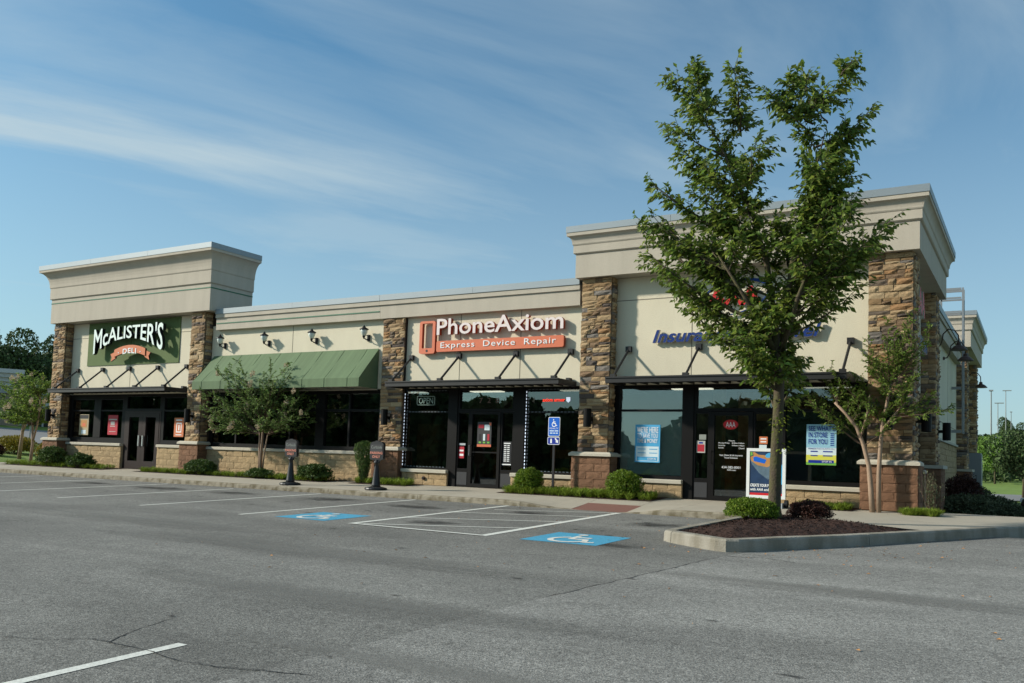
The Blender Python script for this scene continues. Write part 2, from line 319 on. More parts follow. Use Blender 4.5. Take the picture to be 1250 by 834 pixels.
class MB:
    def __init__(s): s.v = []; s.f = []; s.mi = []
    def quadf(s, pts, m=0):
        n = len(s.v); s.v += [tuple(p) for p in pts]; s.f.append(tuple(range(n, n + len(pts)))); s.mi.append(m); return s
    def box(s, x0, x1, y0, y1, z0, z1, m=0):
        n = len(s.v)
        s.v += [(x0, y0, z0), (x1, y0, z0), (x1, y1, z0), (x0, y1, z0), (x0, y0, z1), (x1, y0, z1), (x1, y1, z1), (x0, y1, z1)]
        for q in ((0, 3, 2, 1), (4, 5, 6, 7), (0, 1, 5, 4), (1, 2, 6, 5), (2, 3, 7, 6), (3, 0, 4, 7)):
            s.f.append(tuple(n + i for i in q)); s.mi.append(m)
        return s
    def bar(s, a, b, w, h, m=0):
        a = Vector(a); b = Vector(b); d = (b - a).normalized()
        up = Vector((0, 0, 1)) if abs(d.z) < .95 else Vector((0, 1, 0))
        x = d.cross(up).normalized() * w / 2; y = x.cross(d).normalized() * h / 2
        n = len(s.v)
        for p in (a, b): s.v += [tuple(p - x - y), tuple(p + x - y), tuple(p + x + y), tuple(p - x + y)]
        for q in ((0, 1, 2, 3), (7, 6, 5, 4), (1, 0, 4, 5), (2, 1, 5, 6), (3, 2, 6, 7), (0, 3, 7, 4)):
            s.f.append(tuple(n + i for i in q)); s.mi.append(m)
        return s
    def tube(s, pts, rs, n=8, m=0, cap=True):
        pts = [Vector(p) for p in pts]
        if isinstance(rs, (int, float)): rs = [rs] * len(pts)
        base = len(s.v); ref = None
        for i, p in enumerate(pts):
            d = (pts[min(i + 1, len(pts) - 1)] - pts[max(i - 1, 0)])
            d = d.normalized() if d.length > 1e-9 else Vector((0, 0, 1))
            if ref is None:
                ref = d.cross(Vector((.3, .9, .2))).normalized()
            x = (ref - d * ref.dot(d))
            x = x.normalized() if x.length > 1e-6 else d.orthogonal().normalized()
            ref = x; y = d.cross(x)
            for k in range(n):
                a = 2 * math.pi * k / n; s.v.append(tuple(p + (x * math.cos(a) + y * math.sin(a)) * rs[i]))
        for i in range(len(pts) - 1):
            for k in range(n):
                a = base + i * n + k; b = base + i * n + (k + 1) % n
                s.f.append((a, b, b + n, a + n)); s.mi.append(m)
        if cap:
            s.f.append(tuple(base + k for k in reversed(range(n)))); s.mi.append(m)
            e = base + (len(pts) - 1) * n; s.f.append(tuple(e + k for k in range(n))); s.mi.append(m)
        return s
    def lathe(s, c, prof, n=16, m=0):
        base = len(s.v); c = Vector(c)
        for r, z in prof:
            for k in range(n):
                a = 2 * math.pi * k / n; s.v.append((c.x + r * math.cos(a), c.y + r * math.sin(a), c.z + z))
        for i in range(len(prof) - 1):
            for k in range(n):
                a = base + i * n + k; b = base + i * n + (k + 1) % n
                s.f.append((a, b, b + n, a + n)); s.mi.append(m)
        s.f.append(tuple(base + k for k in reversed(range(n)))); s.mi.append(m)
        e = base + (len(prof) - 1) * n; s.f.append(tuple(e + k for k in range(n))); s.mi.append(m)
        return s
    def poly(s, pts2, yf, yb, m=0, ms=None):
        """prism of an outline in X-Z, front at yf, back at yb"""
        n = len(pts2); b = len(s.v); ms = m if ms is None else ms
        s.v += [(x, yf, z) for x, z in pts2] + [(x, yb, z) for x, z in pts2]
        s.f.append(tuple(b + i for i in range(n))); s.mi.append(m)
        s.f.append(tuple(b + n + i for i in reversed(range(n)))); s.mi.append(ms)
        for i in range(n):
            j = (i + 1) % n
            s.f.append((b + i, b + n + i, b + n + j, b + j)); s.mi.append(ms)
        return s
    def build(s, name, mats, parent=None, smooth=False, loc=None):
        p = wloc(parent) if loc is None else Vector(loc)
        v = [(x - p.x, y - p.y, z - p.z) for x, y, z in s.v]
        me = mesh_from(name, v, s.f, mats, smooth, s.mi)
        return add(name, me, parent, p)
def B(*boxes):
    m = MB()
    for b in boxes: m.box(*b)
    return m

def rrect(x0, x1, z0, z1, r, n=5):
    p = []
    for cx, cz, a0 in ((x1 - r, z0 + r, -90), (x1 - r, z1 - r, 0), (x0 + r, z1 - r, 90), (x0 + r, z0 + r, 180)):
        for i in range(n):
            a = rad(a0 + 90 * i / (n - 1)); p.append((cx + r * math.cos(a), cz + r * math.sin(a)))
    return p

# ------------------------------------------------------------------ lettering
def text_raw(s, shear=0.0, bold=0.0, ext=0.0, spacing=1.0, res=3):
    """[(char, verts(x,y,z), faces)] of a line of text, split by character"""
    cu = bpy.data.curves.new('text_tmp', 'FONT'); cu.body = s; cu.extrude = ext; cu.offset = bold; cu.shear = shear
    cu.space_character = spacing; cu.resolution_u = res
    for i in range(len(s)):
        cu.materials.append(M['white']); cu.body_format[i].material_index = i
    ob = bpy.data.objects.new('text_tmp', cu); COL.objects.link(ob)
    dg = bpy.context.evaluated_depsgraph_get(); dg.update()
    me = bpy.data.meshes.new_from_object(ob.evaluated_get(dg))
    vs = [v.co.copy() for v in me.vertices]
    per = {}
    for p in me.polygons: per.setdefault(p.material_index, []).append(tuple(p.vertices))
    res_ = []
    for i in sorted(per):
        used = sorted({k for f in per[i] for k in f}); mp_ = {k: j for j, k in enumerate(used)}
        res_.append((s[i] if i < len(s) else '?', [vs[k] for k in used], [tuple(mp_[k] for k in f) for f in per[i]]))
    bpy.data.objects.remove(ob); bpy.data.curves.remove(cu); bpy.data.meshes.remove(me)
    return res_
def text_fit(s, x0, x1, z0, z1, yfront, depth, warp=None, **k):
    """characters fitted in a box on a plane facing -Y: [(char, verts, faces, material index per face)]"""
    L = text_raw(s, ext=.05, **k)
    xs = [v.x for _, vv, _ in L for v in vv]; ys = [v.y for _, vv, _ in L for v in vv]
    a, b, c, d = min(xs), max(xs), min(ys), max(ys)
    o = []
    for ch, vv, ff in L:
        w = []
        for v in vv:
            uu = (v.x - a) / (b - a); t = (v.y - c) / (d - c)
            if warp: X, Z = warp(uu, t)
            else: X, Z = x0 + uu * (x1 - x0), z0 + t * (z1 - z0)
            w.append(Vector((X, yfront if v.z > 0 else yfront + depth, Z)))
        mi = []
        for f in ff: mi.append(0 if all(abs(w[i].y - yfront) < 1e-6 for i in f) else 1)
        o.append((ch, w, ff, mi))
    return o
def letters(parent, chars, mats, name='letter'):
    p = wloc(parent)
    for ch, v, f, mi in chars:
        c = Vector((sum(q.x for q in v) / len(v), v[0].y, min(q.z for q in v)))
        add(name, mesh_from(name, [q - c for q in v], f, mats, False, mi), parent, c)
def print_lines(parent, lines, m, name='lettering'):
    """flat print on a sign: several lines of text joined into one part; lines: (text,x0,x1,z0,z1,y[,opts])"""
    mb_v, mb_f = [], []
    for ln in lines:
        for ch, v, f, mi in text_fit(*ln[:5], ln[5], .0015, **(ln[6] if len(ln) > 6 else dict(res=2))):
            n = len(mb_v); mb_v += v
            mb_f += [tuple(n + i for i in q) for q, k in zip(f, mi) if k == 0]
    p = wloc(parent)
    return add(name, mesh_from(name, [q - p for q in mb_v], mb_f, m), parent, p)

# ------------------------------------------------------------------ masonry pieces (shared meshes)
def piece_mesh(name, m, nx, nz, jit, r, bev=.06):
    """a unit split-faced piece: x and z in -0.5..0.5, y from 0 (back) to -1 (front); the front is uneven"""
    v = []; f = []
    for k in range(nz + 1):
        for i in range(nx + 1):
            e = (i in (0, nx)) or (k in (0, nz))
            v.append((-.5 + i / nx + (r.uniform(-.05, .05) / nx if not e else r.uniform(-.012, .012)), -1 + (bev * 3 + r.uniform(0, jit) if e else r.uniform(-jit, jit)), -.5 + k / nz + (r.uniform(-.03, .03) if not e else r.uniform(-.02, .02))))
    for k in range(nz):
        for i in range(nx):
            a = k * (nx + 1) + i; f.append((a, a + 1, a + nx + 2, a + nx + 1))
    ring = [i for i in range(nx + 1)] + [(k + 1) * (nx + 1) - 1 for k in range(1, nz + 1)] + [nz * (nx + 1) + i for i in range(nx - 1, -1, -1)] + [k * (nx + 1) for k in range(nz - 1, 0, -1)]
    b = len(v)
    for i in ring: v.append((v[i][0], 0.0, v[i][2]))
    n = len(ring)
    for i in range(n):
        j = (i + 1) % n; f.append((ring[i], b + i, b + j, ring[j]))
    return mesh_from(name, v, f, m)
pr = random.Random(3)
STONES = [piece_mesh('stone', M['stone'], 3, 2, .22, pr) for _ in range(7)]
REDS = [piece_mesh('block', M['blockred'], 4, 3, .10, pr, .03) for _ in range(5)]
TANS = [piece_mesh('block', M['blocktan'], 4, 3, .10, pr, .03) for _ in range(5)]

def place_piece(parent, name, me, c, w, h, d, axis):
    """axis 'y': face looks to -Y; axis 'x': face looks to +X; c = centre of the back plane of the piece"""
    return add(name, me, parent, c, (w, d, h), (0, 0, 0) if axis == 'y' else (0, 0, math.pi / 2))

def stone_face(parent, a0, a1, z0, z1, back, axis, r, hmin=.075, hmax=.14, wmin=.16, wmax=.48, dep=.055, limit=None, sink=None):
    z = z0
    while z < z1 - .02:
        h = min(r.uniform(hmin, hmax), z1 - z)
        if z1 - z - h < .05: h = z1 - z
        a = a0
        while a < a1 - .01:
            w = min(r.uniform(wmin, wmax), a1 - a)
            if a1 - a - w < .1: w = a1 - a
            parts = [(z, h)]
            if h > .115 and w < .34 and r.random() < .4: parts = [(z, h * .5), (z + h * .5, h * .5)]
            for pz, ph in parts:
                d = dep + r.choice((0, .004, .012, .02, .03, .038))
                c = ((a + w / 2), back, pz + ph / 2) if axis == 'y' else (back, a + w / 2, pz + ph / 2)
                me = r.choice(STONES)
                if limit is not None and limit[0] <= 0 and sink is not None: sink.append((me, c, w - .008, ph - .007, d, axis))
                else:
                    place_piece(parent, 'stone', me, c, w - .008, ph - .007, d, axis)
                    if limit is not None: limit[0] -= 1
            a += w
        z += h
def block_face(parent, a0, a1, z0, courses, h, back, axis, meshes, r, w=.4, dep=.06, start=0):
    for k in range(courses):
        a = a0; first = True
        while a < a1 - .01:
            ww = w * (.5 if first and (k + start) % 2 else 1.0); first = False
            ww = min(ww, a1 - a)
            if a1 - a - ww < .08: ww = a1 - a
            c = (a + ww / 2, back, z0 + (k + .5) * h) if axis == 'y' else (back, a + ww / 2, z0 + (k + .5) * h)
            place_piece(parent, 'block', r.choice(meshes), c, ww - .009, h - .009, dep + r.uniform(-.006, .008), axis)
            a += ww

# ------------------------------------------------------------------ foliage helpers
def leaves_mesh(name, cen, nrm, direc, ln, wd, m, fold=.25):
    """folded two-triangle-pair leaves; arrays of centres, normals, directions, lengths, widths"""
    cen = np.asarray(cen, float); n = len(cen)
    d = np.asarray(direc, float); d /= np.linalg.norm(d, axis=1, keepdims=True) + 1e-9
    nn_ = np.asarray(nrm, float); s = np.cross(d, nn_); s /= np.linalg.norm(s, axis=1, keepdims=True) + 1e-9
    u = np.cross(s, d)
    ln = np.asarray(ln, float).reshape(-1, 1); wd = np.asarray(wd, float).reshape(-1, 1)
    a = cen - d * ln / 2; b = cen + d * ln / 2
    l = cen + s * wd / 2 + u * wd * fold - d * ln * .08; r = cen - s * wd / 2 + u * wd * fold - d * ln * .08
    V = np.stack([a, r, b, l], 1).reshape(-1, 3)
    idx = np.arange(n)[:, None] * 4
    F = np.concatenate([idx + [[0, 1, 2]], idx + [[0, 2, 3]]], 1).reshape(-1)
    me = bpy.data.meshes.new(name); me.vertices.add(4 * n); me.vertices.foreach_set('co', V.reshape(-1))
    me.loops.add(6 * n); me.loops.foreach_set('vertex_index', F)
    me.polygons.add(2 * n); me.polygons.foreach_set('loop_start', np.arange(0, 6 * n, 3)); me.polygons.foreach_set('loop_total', np.full(2 * n, 3))
    me.materials.append(m); me.update(calc_edges=True); me.validate(); return me

def bez(p0, p1, p2, t): return p0 * (1 - t) ** 2 + p1 * 2 * t * (1 - t) + p2 * t ** 2

# ================================================================== SETTING
def sstep(a, b, x):
    t = max(0.0, min(1.0, (x - a) / (b - a))); return t * t * (3 - 2 * t)
def interp(x, P):
    if x <= P[0][0]: return P[0][1]
    for (a, p), (b, q) in zip(P, P[1:]):
        if x <= b: return p + (q - p) * (x - a) / (b - a)
    return P[-1][1]
def lot_z(x, y): return -.178 + .0297 * max(-50.0, min(y, -3.0)) - .05 * (max(-3.0, min(y, 3.0)) + 3.0)
def terrain_z(x, y):
    f = interp(y, [(12, -.36), (35, -.3), (62, .2), (90, 1.0), (112, 1.3), (180, 4), (280, 9), (600, 14)])
    g = interp(-x - 37, [(-1, -.36), (0, -.06), (10, .55), (20, 1.2), (33, 2.3), (70, 4), (300, 10)])
    top = max(f, g) + .05 * noise.noise(Vector((x * .12, y * .12, 0)))
    s = sstep(-3.0, -.6, y) if x < -36.2 else sstep(9, 15, y)
    low = lot_z(x, y) - .6
    return low * (1 - s) + top * s
def grid(name, xs, ys, zf, m, smooth=True, keep=None):
    v = [(x, y, zf(x, y)) for y in ys for x in xs]; n = len(xs); f = []
    for j in range(len(ys) - 1):
        for i in range(n - 1):
            if keep and not keep((xs[i] + xs[i + 1]) / 2, (ys[j] + ys[j + 1]) / 2): continue
            f.append((j * n + i, j * n + i + 1, (j + 1) * n + i + 1, (j + 1) * n + i))
    return mesh_from(name, v, f, m, smooth)
xs = sorted(set([-1500, -900, -600, -420, -320, -250, -200, -160, -135, -115, -100, -90] + [-80 + 2.2 * i for i in range(22)] + [-33, -28, -20, -12, -6, -3, 0, 4, 8, 14, 20, 30, 45, 70, 110, 180, 300, 600, 1500]))
ys = sorted(set([-1500, -700, -300, -150, -90, -60, -40, -25, -14, -8, -5, -3.6, -3, -2.4, -1.8, -1.2, -.6, 0, 1, 3, 6] + [9 + 3 * i for i in range(36)] + [130, 160, 200, 240, 280, 340, 450, 600, 900, 1500]))
o = add('terrain', grid('terrain', xs, ys, terrain_z, M['grass'])); o['kind'] = 'structure'

lot = add('parking_lot', grid('parking_lot', [-95, -60, -36, -20, -10, -4, 0, 6, 20, 50], [-80, -50, -30, -20, -10, -6, -3, -2, 0, 4, 13], lot_z, M['asphalt'], keep=lambda x, y: not (y > -2.9 and x < -3)))
lot['kind'] = 'structure'
def flat(name, pts, m, parent=lot, dz=.004, hf=lot_z):
    p = wloc(parent)
    return add(name, mesh_from(name, [(x, y, hf(x, y) + dz) for x, y in pts], [tuple(range(len(pts)))], m), parent, p)
def strip(name, a, b, w, m=None, dz=.004):
    a = Vector(a); b = Vector(b); d = (b - a); n = max(1, int(d.length / .5)); q = Vector((-d.y, d.x)).normalized() * w / 2
    v = []; f = []
    for i in range(n + 1):
        c = a + d * i / n
        for s in (-1, 1): v.append((c.x + q.x * s, c.y + q.y * s, lot_z(c.x, c.y) + dz))
        if i: k = 2 * i; f.append((k - 2, k, k + 1, k - 1))
    return add(name, mesh_from(name, v, f, m or M['paintw']), lot)
# newer paving to the right of the seam
flat('paving_patch', [(-3.6, -7.95), (-3.87, -8.98), (-4.35, -13.37), (-4.9, -22), (30, -22), (30, -3.5), (.6, -3.5), (-.6, -3.3), (-2.6, -6.7)], M['asphalt2'], dz=.003)
for x, y0, y1 in ((-29.75, -8.8, -3.35), (-26.4, -8.8, -3.3), (-23.15, -8.85, -3.3), (-20.03, -8.82, -3.5), (-16.86, -8.9, -3.25), (-13.68, -8.95, -3.2), (-33.0, -8.8, -3.35), (-36.2, -8.8, -3.35), (-39.4, -8.8, -3.35)):
    strip('parking_line', (x, y0), (x, y1), .10)
strip('parking_line', (-10.84, -8.9), (-10.90, -3.2), .13, dz=.006); strip('parking_line', (-7.90, -8.99), (-8.02, -3.2), .15, dz=.006)
strip('parking_line', (-10.84, -8.85), (-7.90, -8.95), .13, dz=.009)
for a, b in (((-10.66, -8.72), (-8.0, -7.48)), ((-10.8, -7.22), (-8.02, -5.88)), ((-10.84, -5.57), (-8.06, -4.48)), ((-10.55, -4.37), (-8.12, -3.25))):
    strip('parking_line', a, b, .10, dz=.0045)
strip('parking_line', (-5.63, -19.9), (-5.637, -16.70), .105)
strip('parking_line', (-8.8, -22.2), (-8.82, -16.72), .105)
def arcpts(cx, cy, r, a0, a1, n=16): return [(cx + r * math.cos(rad(a0 + (a1 - a0) * i / n)), cy + r * math.sin(rad(a0 + (a1 - a0) * i / n))) for i in range(n + 1)]
PICT = [('line', [(.43, .72), (.46, .42), (.70, .42), (.80, .16), (.92, .20)]), ('line', [(.45, .60), (.68, .60)]), ('line', arcpts(.50, .32, .27, 118, 338)), ('dot', (.42, .86, .075))]
def pict_polys(w):
    """outline polygons of the wheelchair symbol in the unit square"""
    o = []
    for k, d in PICT:
        if k == 'dot': o.append([(d[0] + d[2] * math.cos(i * .5236), d[1] + d[2] * math.sin(i * .5236)) for i in range(12)]); continue
        for (ax, ay), (bx, by) in zip(d, d[1:]):
            dx, dy = bx - ax, by - ay; l = math.hypot(dx, dy) or 1; nx, ny = -dy / l * w / 2, dx / l * w / 2
            ex, ey = dx / l * w * .18, dy / l * w * .18
            o.append([(ax - nx - ex, ay - ny - ey), (bx - nx + ex, by - ny + ey), (bx + nx + ex, by + ny + ey), (ax + nx - ex, ay + ny - ey)])
    return o
def floor_symbol(x0, x1, y0, y1):
    sq = flat('accessible_symbol', [(x0, y0), (x1, y0), (x1, y1), (x0, y1)], M['paintb'], dz=.004)
    v = []; f = []
    for k, p in enumerate(pict_polys(.085)):
        n = len(v)
        for ux, uy in p:
            X = x0 + (x1 - x0) * (.08 + .84 * ux); Y = y0 + (y1 - y0) * (.04 + .92 * uy); v.append((X, Y, lot_z(X, Y) + .008 + .0002 * k))
        f.append(tuple(range(n, len(v))))
    add('wheelchair_mark', mesh_from('wheelchair_mark', v, f, M['paintw']), sq)
floor_symbol(-12.85, -11.55, -8.82, -7.44); floor_symbol(-7.18, -5.82, -9.0, -7.62)
def ribbon(name, pts, w, m, dz=.0035):
    v = []; f = []; r = random.Random(len(pts))
    for i, (x, y) in enumerate(pts):
        a = Vector(pts[max(i - 1, 0)]); b = Vector(pts[min(i + 1, len(pts) - 1)]); d = (b - a).normalized(); q = Vector((-d.y, d.x)) * w * r.uniform(.3, 1.3) * (.3 if i in (0, len(pts) - 1) else 1)
        v += [(x - q.x, y - q.y, lot_z(x, y) + dz), (x + q.x, y + q.y, lot_z(x, y) + dz)]
        if i: f.append((2 * i - 2, 2 * i, 2 * i + 1, 2 * i - 1))
    return add(name, mesh_from(name, v, f, m), lot)
def wiggle(pts, n, amp, seed):
    r = random.Random(seed); o = []
    for (ax, ay), (bx, by) in zip(pts, pts[1:]):
        for i in range(n): t = i / n; o.append((ax + (bx - ax) * t + r.uniform(-amp, amp), ay + (by - ay) * t + r.uniform(-amp, amp)))
    return o + [pts[-1]]
ribbon('crack', wiggle([(-6.97, -17.35), (-6.55, -17.19), (-6.38, -17.0), (-6.13, -16.99), (-5.66, -16.99), (-5.27, -17.05), (-4.93, -17.01), (-4.2, -16.8)], 7, .010, 2), .0055, M['crack'], .0072)
ribbon('crack', wiggle([(-6.13, -16.99), (-6.28, -16.74), (-6.37, -16.53), (-6.5, -16.1)], 6, .012, 3), .007, M['crack'])
ribbon('crack', wiggle([(-4.35, -13.37), (-4.12, -11.2), (-3.87, -8.98)], 14, .02, 4), .008, M['crack'], .0055)
ribbon('crack', wiggle([(-3.85, -8.9), (-3.3, -8.75), (-2.85, -8.95)], 8, .02, 5), .012, M['crack'], .0055)
def stain_mat(name, col, amount):
    m = bpy.data.materials.new(name); m.use_nodes = True; t = m.node_tree; L = t.links; b = t.nodes['Principled BSDF']
    b.inputs['Base Color'].default_value = (*col, 1); b.inputs['Roughness'].default_value = .7; b.inputs['Specular IOR Level'].default_value = .2
    tcn = t.nodes.new('ShaderNodeTexCoord'); ln = t.nodes.new('ShaderNodeVectorMath'); ln.operation = 'LENGTH'; L.new(tcn.outputs['Object'], ln.inputs[0])
    oi = t.nodes.new('ShaderNodeObjectInfo'); ad = t.nodes.new('ShaderNodeVectorMath'); ad.operation = 'ADD'; L.new(tcn.outputs['Object'], ad.inputs[0]); L.new(oi.outputs['Location'], ad.inputs[1])
    nz = t.nodes.new('ShaderNodeTexNoise'); nz.inputs['Scale'].default_value = 2.2; nz.inputs['Detail'].default_value = 7; nz.inputs['Roughness'].default_value = .65; L.new(ad.outputs[0], nz.inputs['Vector'])
    mr = t.nodes.new('ShaderNodeMapRange'); mr.inputs[1].default_value = 1.0; mr.inputs[2].default_value = .1; mr.inputs[3].default_value = -.30; mr.inputs[4].default_value = .35; L.new(ln.outputs['Value'], mr.inputs[0])
    a = t.nodes.new('ShaderNodeMath'); a.operation = 'ADD'; L.new(mr.outputs[0], a.inputs[0]); L.new(nz.outputs[0], a.inputs[1])
    m2 = t.nodes.new('ShaderNodeMapRange'); m2.inputs[1].default_value = .40; m2.inputs[2].default_value = .85; m2.inputs[3].default_value = 0; m2.inputs[4].default_value = amount; L.new(a.outputs[0], m2.inputs[0])
    L.new(m2.outputs[0], b.inputs['Alpha']); return m
M['stainlot'] = stain_mat('oil_stain_soft', (.035, .034, .033), .62); M['stainpale'] = stain_mat('worn_paving', (.21, .205, .185), .5)
DISC = mesh_from('stain', [(math.cos(i * .2618), math.sin(i * .2618), 0) for i in range(24)], [tuple(range(24))], M['stainlot'])
DISC2 = mesh_from('worn_patch', [(math.cos(i * .2618), math.sin(i * .2618), 0) for i in range(24)], [tuple(range(24))], M['stainpale'])
sk = 0
def blot(x, y, rx, ry, me=DISC, rot=0.0):
    global sk
    sk += 1
    o = add(me.name, me, lot, (x, y, lot_z(x, y) + .0015 + .00006 * sk), (rx, ry, 1)); o.rotation_euler = (math.atan(.0297), 0, rot)
for b in [(-15.3, -4.6, 1.5, .8), (-18.6, -4.7, 1.4, .75), (-21.6, -4.8, 1.5, .75), (-24.9, -4.7, 1.3, .7), (-9.5, -4.6, .8, .6), (-5.9, -8.75, 1.5, .42), (-9.8, -7.7, .9, .6), (-12.3, -5.0, 1.2, .7), (-6.4, -5.2, 1.0, .8)]: blot(*b)
br = random.Random(77)
for k in range(60): q = br.uniform(.04, .16); blot(br.choice((-21.6, -18.4, -15.3, -12.3, -6.6)) + br.gauss(0, .55), br.uniform(-8.6, -4.2), q, q * br.uniform(.7, 1.2))
for k in range(16): q = br.uniform(.03, .12); blot(br.uniform(-11, 1), br.uniform(-17, -9.5), q * br.uniform(1, 2), q * .7)
for x, y, rx, ry in ((-9, -12.2, 7, .8), (-6, -14.6, 5, .6), (-1.5, -11.0, 4.5, .55), (-14, -11.0, 6, .8), (-3.2, -16.2, 3.5, .5)): blot(x, y, rx, ry, DISC2)

# ---- sidewalk, kerb, island
def dip(x): return .125 * min(sstep(-11.1, -9.35, x), 1 - sstep(-7.95, -6.9, x))
def walk_z(x, y):
    k = sstep(-6.4, -4.7, x)
    return walk_front(x, y) * (1 - k) + k * (-.02 * sstep(0, .6, -y) + .026 * y if y < 0 else walk_front(x, y))
def walk_front(x, y):
    if y >= 0: return max(-.30, -.055 * y) * sstep(-2.9, -2.2, x)
    if y >= -3.05: return .047 * y - dip(x) * sstep(1.3, 3.0, -y)
    return -.1434 + .0297 * (y + 3.05)
wk = tag(link(bpy.data.objects.new('sidewalk', None), None, (-20, -1.5, 0)), kind='structure')
def slab(x0, x1, y0, y1, m=None, name='slab', nx=3, ny=5, dz=0.0):
    xs_ = [x0 + (x1 - x0) * i / nx for i in range(nx + 1)]; ys_ = [y0 + (y1 - y0) * j / ny for j in range(ny + 1)]
    v = [(x + 20, y + 1.5, walk_z(x, y) + dz) for y in ys_ for x in xs_]; n = nx + 1; f = []
    for j in range(ny):
        for i in range(nx): f.append((j * n + i, j * n + i + 1, (j + 1) * n + i + 1, (j + 1) * n + i))
    rim = [i for i in range(n)] + [j * n + nx for j in range(1, ny + 1)] + [ny * n + i for i in range(nx - 1, -1, -1)] + [j * n for j in range(ny - 1, 0, -1)]
    b = len(v)
    for i in rim: v.append((v[i][0], v[i][1], v[i][2] - .12))
    for i in range(len(rim)):
        j = (i + 1) % len(rim); f.append((rim[i], b + i, b + j, rim[j]))
    return add(name, mesh_from(name, v, f, m or M['concrete']), wk, (-20, -1.5, 0))
edges = [-62 + 1.58 * i for i in range(33)]
edges = [e for e in edges if e < -11.2] + [-11.1, -9.36, -7.98, -6.9, -5.9, -4.98]
for a, b in zip(edges, edges[1:]):
    if abs(a + 9.36) < .01:
        slab(a + .004, b - .004, -2.0, .2); slab(a + .004, b - .004, -3.05, -2.008, M['redpave'], 'ramp_pad', ny=4)
    else: slab(a + .004, b - .004, -2.89, .2)
# concrete round the corner of the building
def poly_sheet(name, pts, zf, m, parent, cuts=(), thick=.12):
    bm = bmesh.new(); vs = [bm.verts.new((x, y, 0)) for x, y in pts]; bm.faces.new(vs)
    for (cx, cy, nx, ny) in cuts:
        bmesh.ops.bisect_plane(bm, geom=bm.verts[:] + bm.edges[:] + bm.faces[:], plane_co=(cx, cy, 0), plane_no=(nx, ny, 0))
    bmesh.ops.triangulate(bm, faces=[f for f in bm.faces if len(f.verts) > 4])
    p = wloc(parent)
    for v in bm.verts: v.co.z = zf(v.co.x, v.co.y)
    bmesh.ops.recalc_face_normals(bm, faces=bm.faces[:])
    if sum(f.normal.z for f in bm.faces) < 0: bmesh.ops.reverse_faces(bm, faces=bm.faces[:])
    for v in bm.verts: v.co -= p
    me = bpy.data.meshes.new(name); bm.to_mesh(me); bm.free(); me.materials.append(m)
    return add(name, me, parent, p)
ycut = [(0, y, 0, 1) for y in (-3.05, -2, -1, 0, .2, 2, 5, 8)]; xcut = [(x, 0, 1, 0) for x in (-3.6, -2.7, -2.2, -1, 0, 2)]
poly_sheet('corner_slab', [(-4.972, -3.16), (-3.0, -3.86), (-2.0, -4.5), (-1.73, -4.58), (-.38, -2.14), (1.06, .4), (2.1, 1.46), (4, 2.06), (4, 6), (-.3, 6), (-2.3, 4.5), (-2.3, .2), (-4.972, .2)], walk_z, M['concrete'], wk, ycut + xcut)
def kerb_run(path, inward, parent, m, n_piece, wid=.16, name='kerb_stone', zf=walk_z, dips=False, rnd_=.025):
    """kerb along path (outer top edge); inward: unit vectors per point"""
    pts = []
    for i in range(len(path) - 1):
        a = Vector(path[i]); b = Vector(path[i + 1]); ia = Vector(inward[i]); ib = Vector(inward[i + 1]); k = max(1, int((b - a).length / .5))
        for j in range(k): t = j / k; pts.append((a.lerp(b, t), ia.lerp(ib, t)))
    pts.append((Vector(path[-1]), Vector(inward[-1])))
    i = 0
    while i < len(pts) - 1:
        e = min(i + n_piece, len(pts) - 1); v = []; f = []
        for k in range(i, e + 1):
            c, w = pts[k]; off = (.006 if k == i else -.006 if k == e else 0)
            d = (pts[min(k + 1, len(pts) - 1)][0] - pts[max(k - 1, 0)][0]).normalized(); c = c + d * off
            zt = zf(c.x, c.y) if not dips else zf(c.x, max(c.y, -3.05)); zt += .004; zb = lot_z(c.x, c.y) - .06
            for ox, z in ((-.025, zb), (-.012, zt - rnd_ * 1.3), (rnd_ * .3, zt - .006), (rnd_ * 1.2, zt), (wid, zt), (wid, zb)):
                q = c + w * ox; v.append((q.x, q.y, z))
        for k in range(e - i):
            for s in range(5): a = k * 6 + s; f.append((a, a + 1, a + 7, a + 6))
        f.append((0, 5, 4, 3, 2, 1)); t = (e - i) * 6; f.append((t, t + 1, t + 2, t + 3, t + 4, t + 5))
        p = wloc(parent); o = add(name, mesh_from(name, [(x - p.x, y - p.y, z - p.z) for x, y, z in v], f, m), parent, p)
        i = e
kerb = tag(link(bpy.data.objects.new('kerb', None), None, (-20, -3.05, -.2)), kind='structure')
kerb_run([(-62, -3.05), (-30, -3.05), (-5.05, -3.05)], [(0, 1)] * 3, kerb, M['kerb'], 6, dips=True)
isl = tag(link(bpy.data.objects.new('planting_island_kerb', None), None, (-4, -5, -.2)), kind='structure')
ip = [(-5.06, -3.2), (-5.16, -5.0), (-5.28, -7.35), (-5.24, -7.60), (-5.05, -7.80), (-4.62, -8.09), (-4.15, -8.36), (-3.98, -8.40), (-3.82, -8.30), (-3.66, -8.09), (-3.30, -7.49), (-2.64, -6.53), (-1.55, -4.57), (-.24, -2.22), (1.2, .3), (2.2, 1.3), (4, 1.9), (12, 2.0)]
ii = []
for k in range(len(ip)):
    d_ = (Vector(ip[min(k + 1, len(ip) - 1)]) - Vector(ip[max(k - 1, 0)])).normalized(); ii.append((-d_.y, d_.x))
kerb_run(ip, ii, isl, M['islandkerb'], 9, wid=.17)
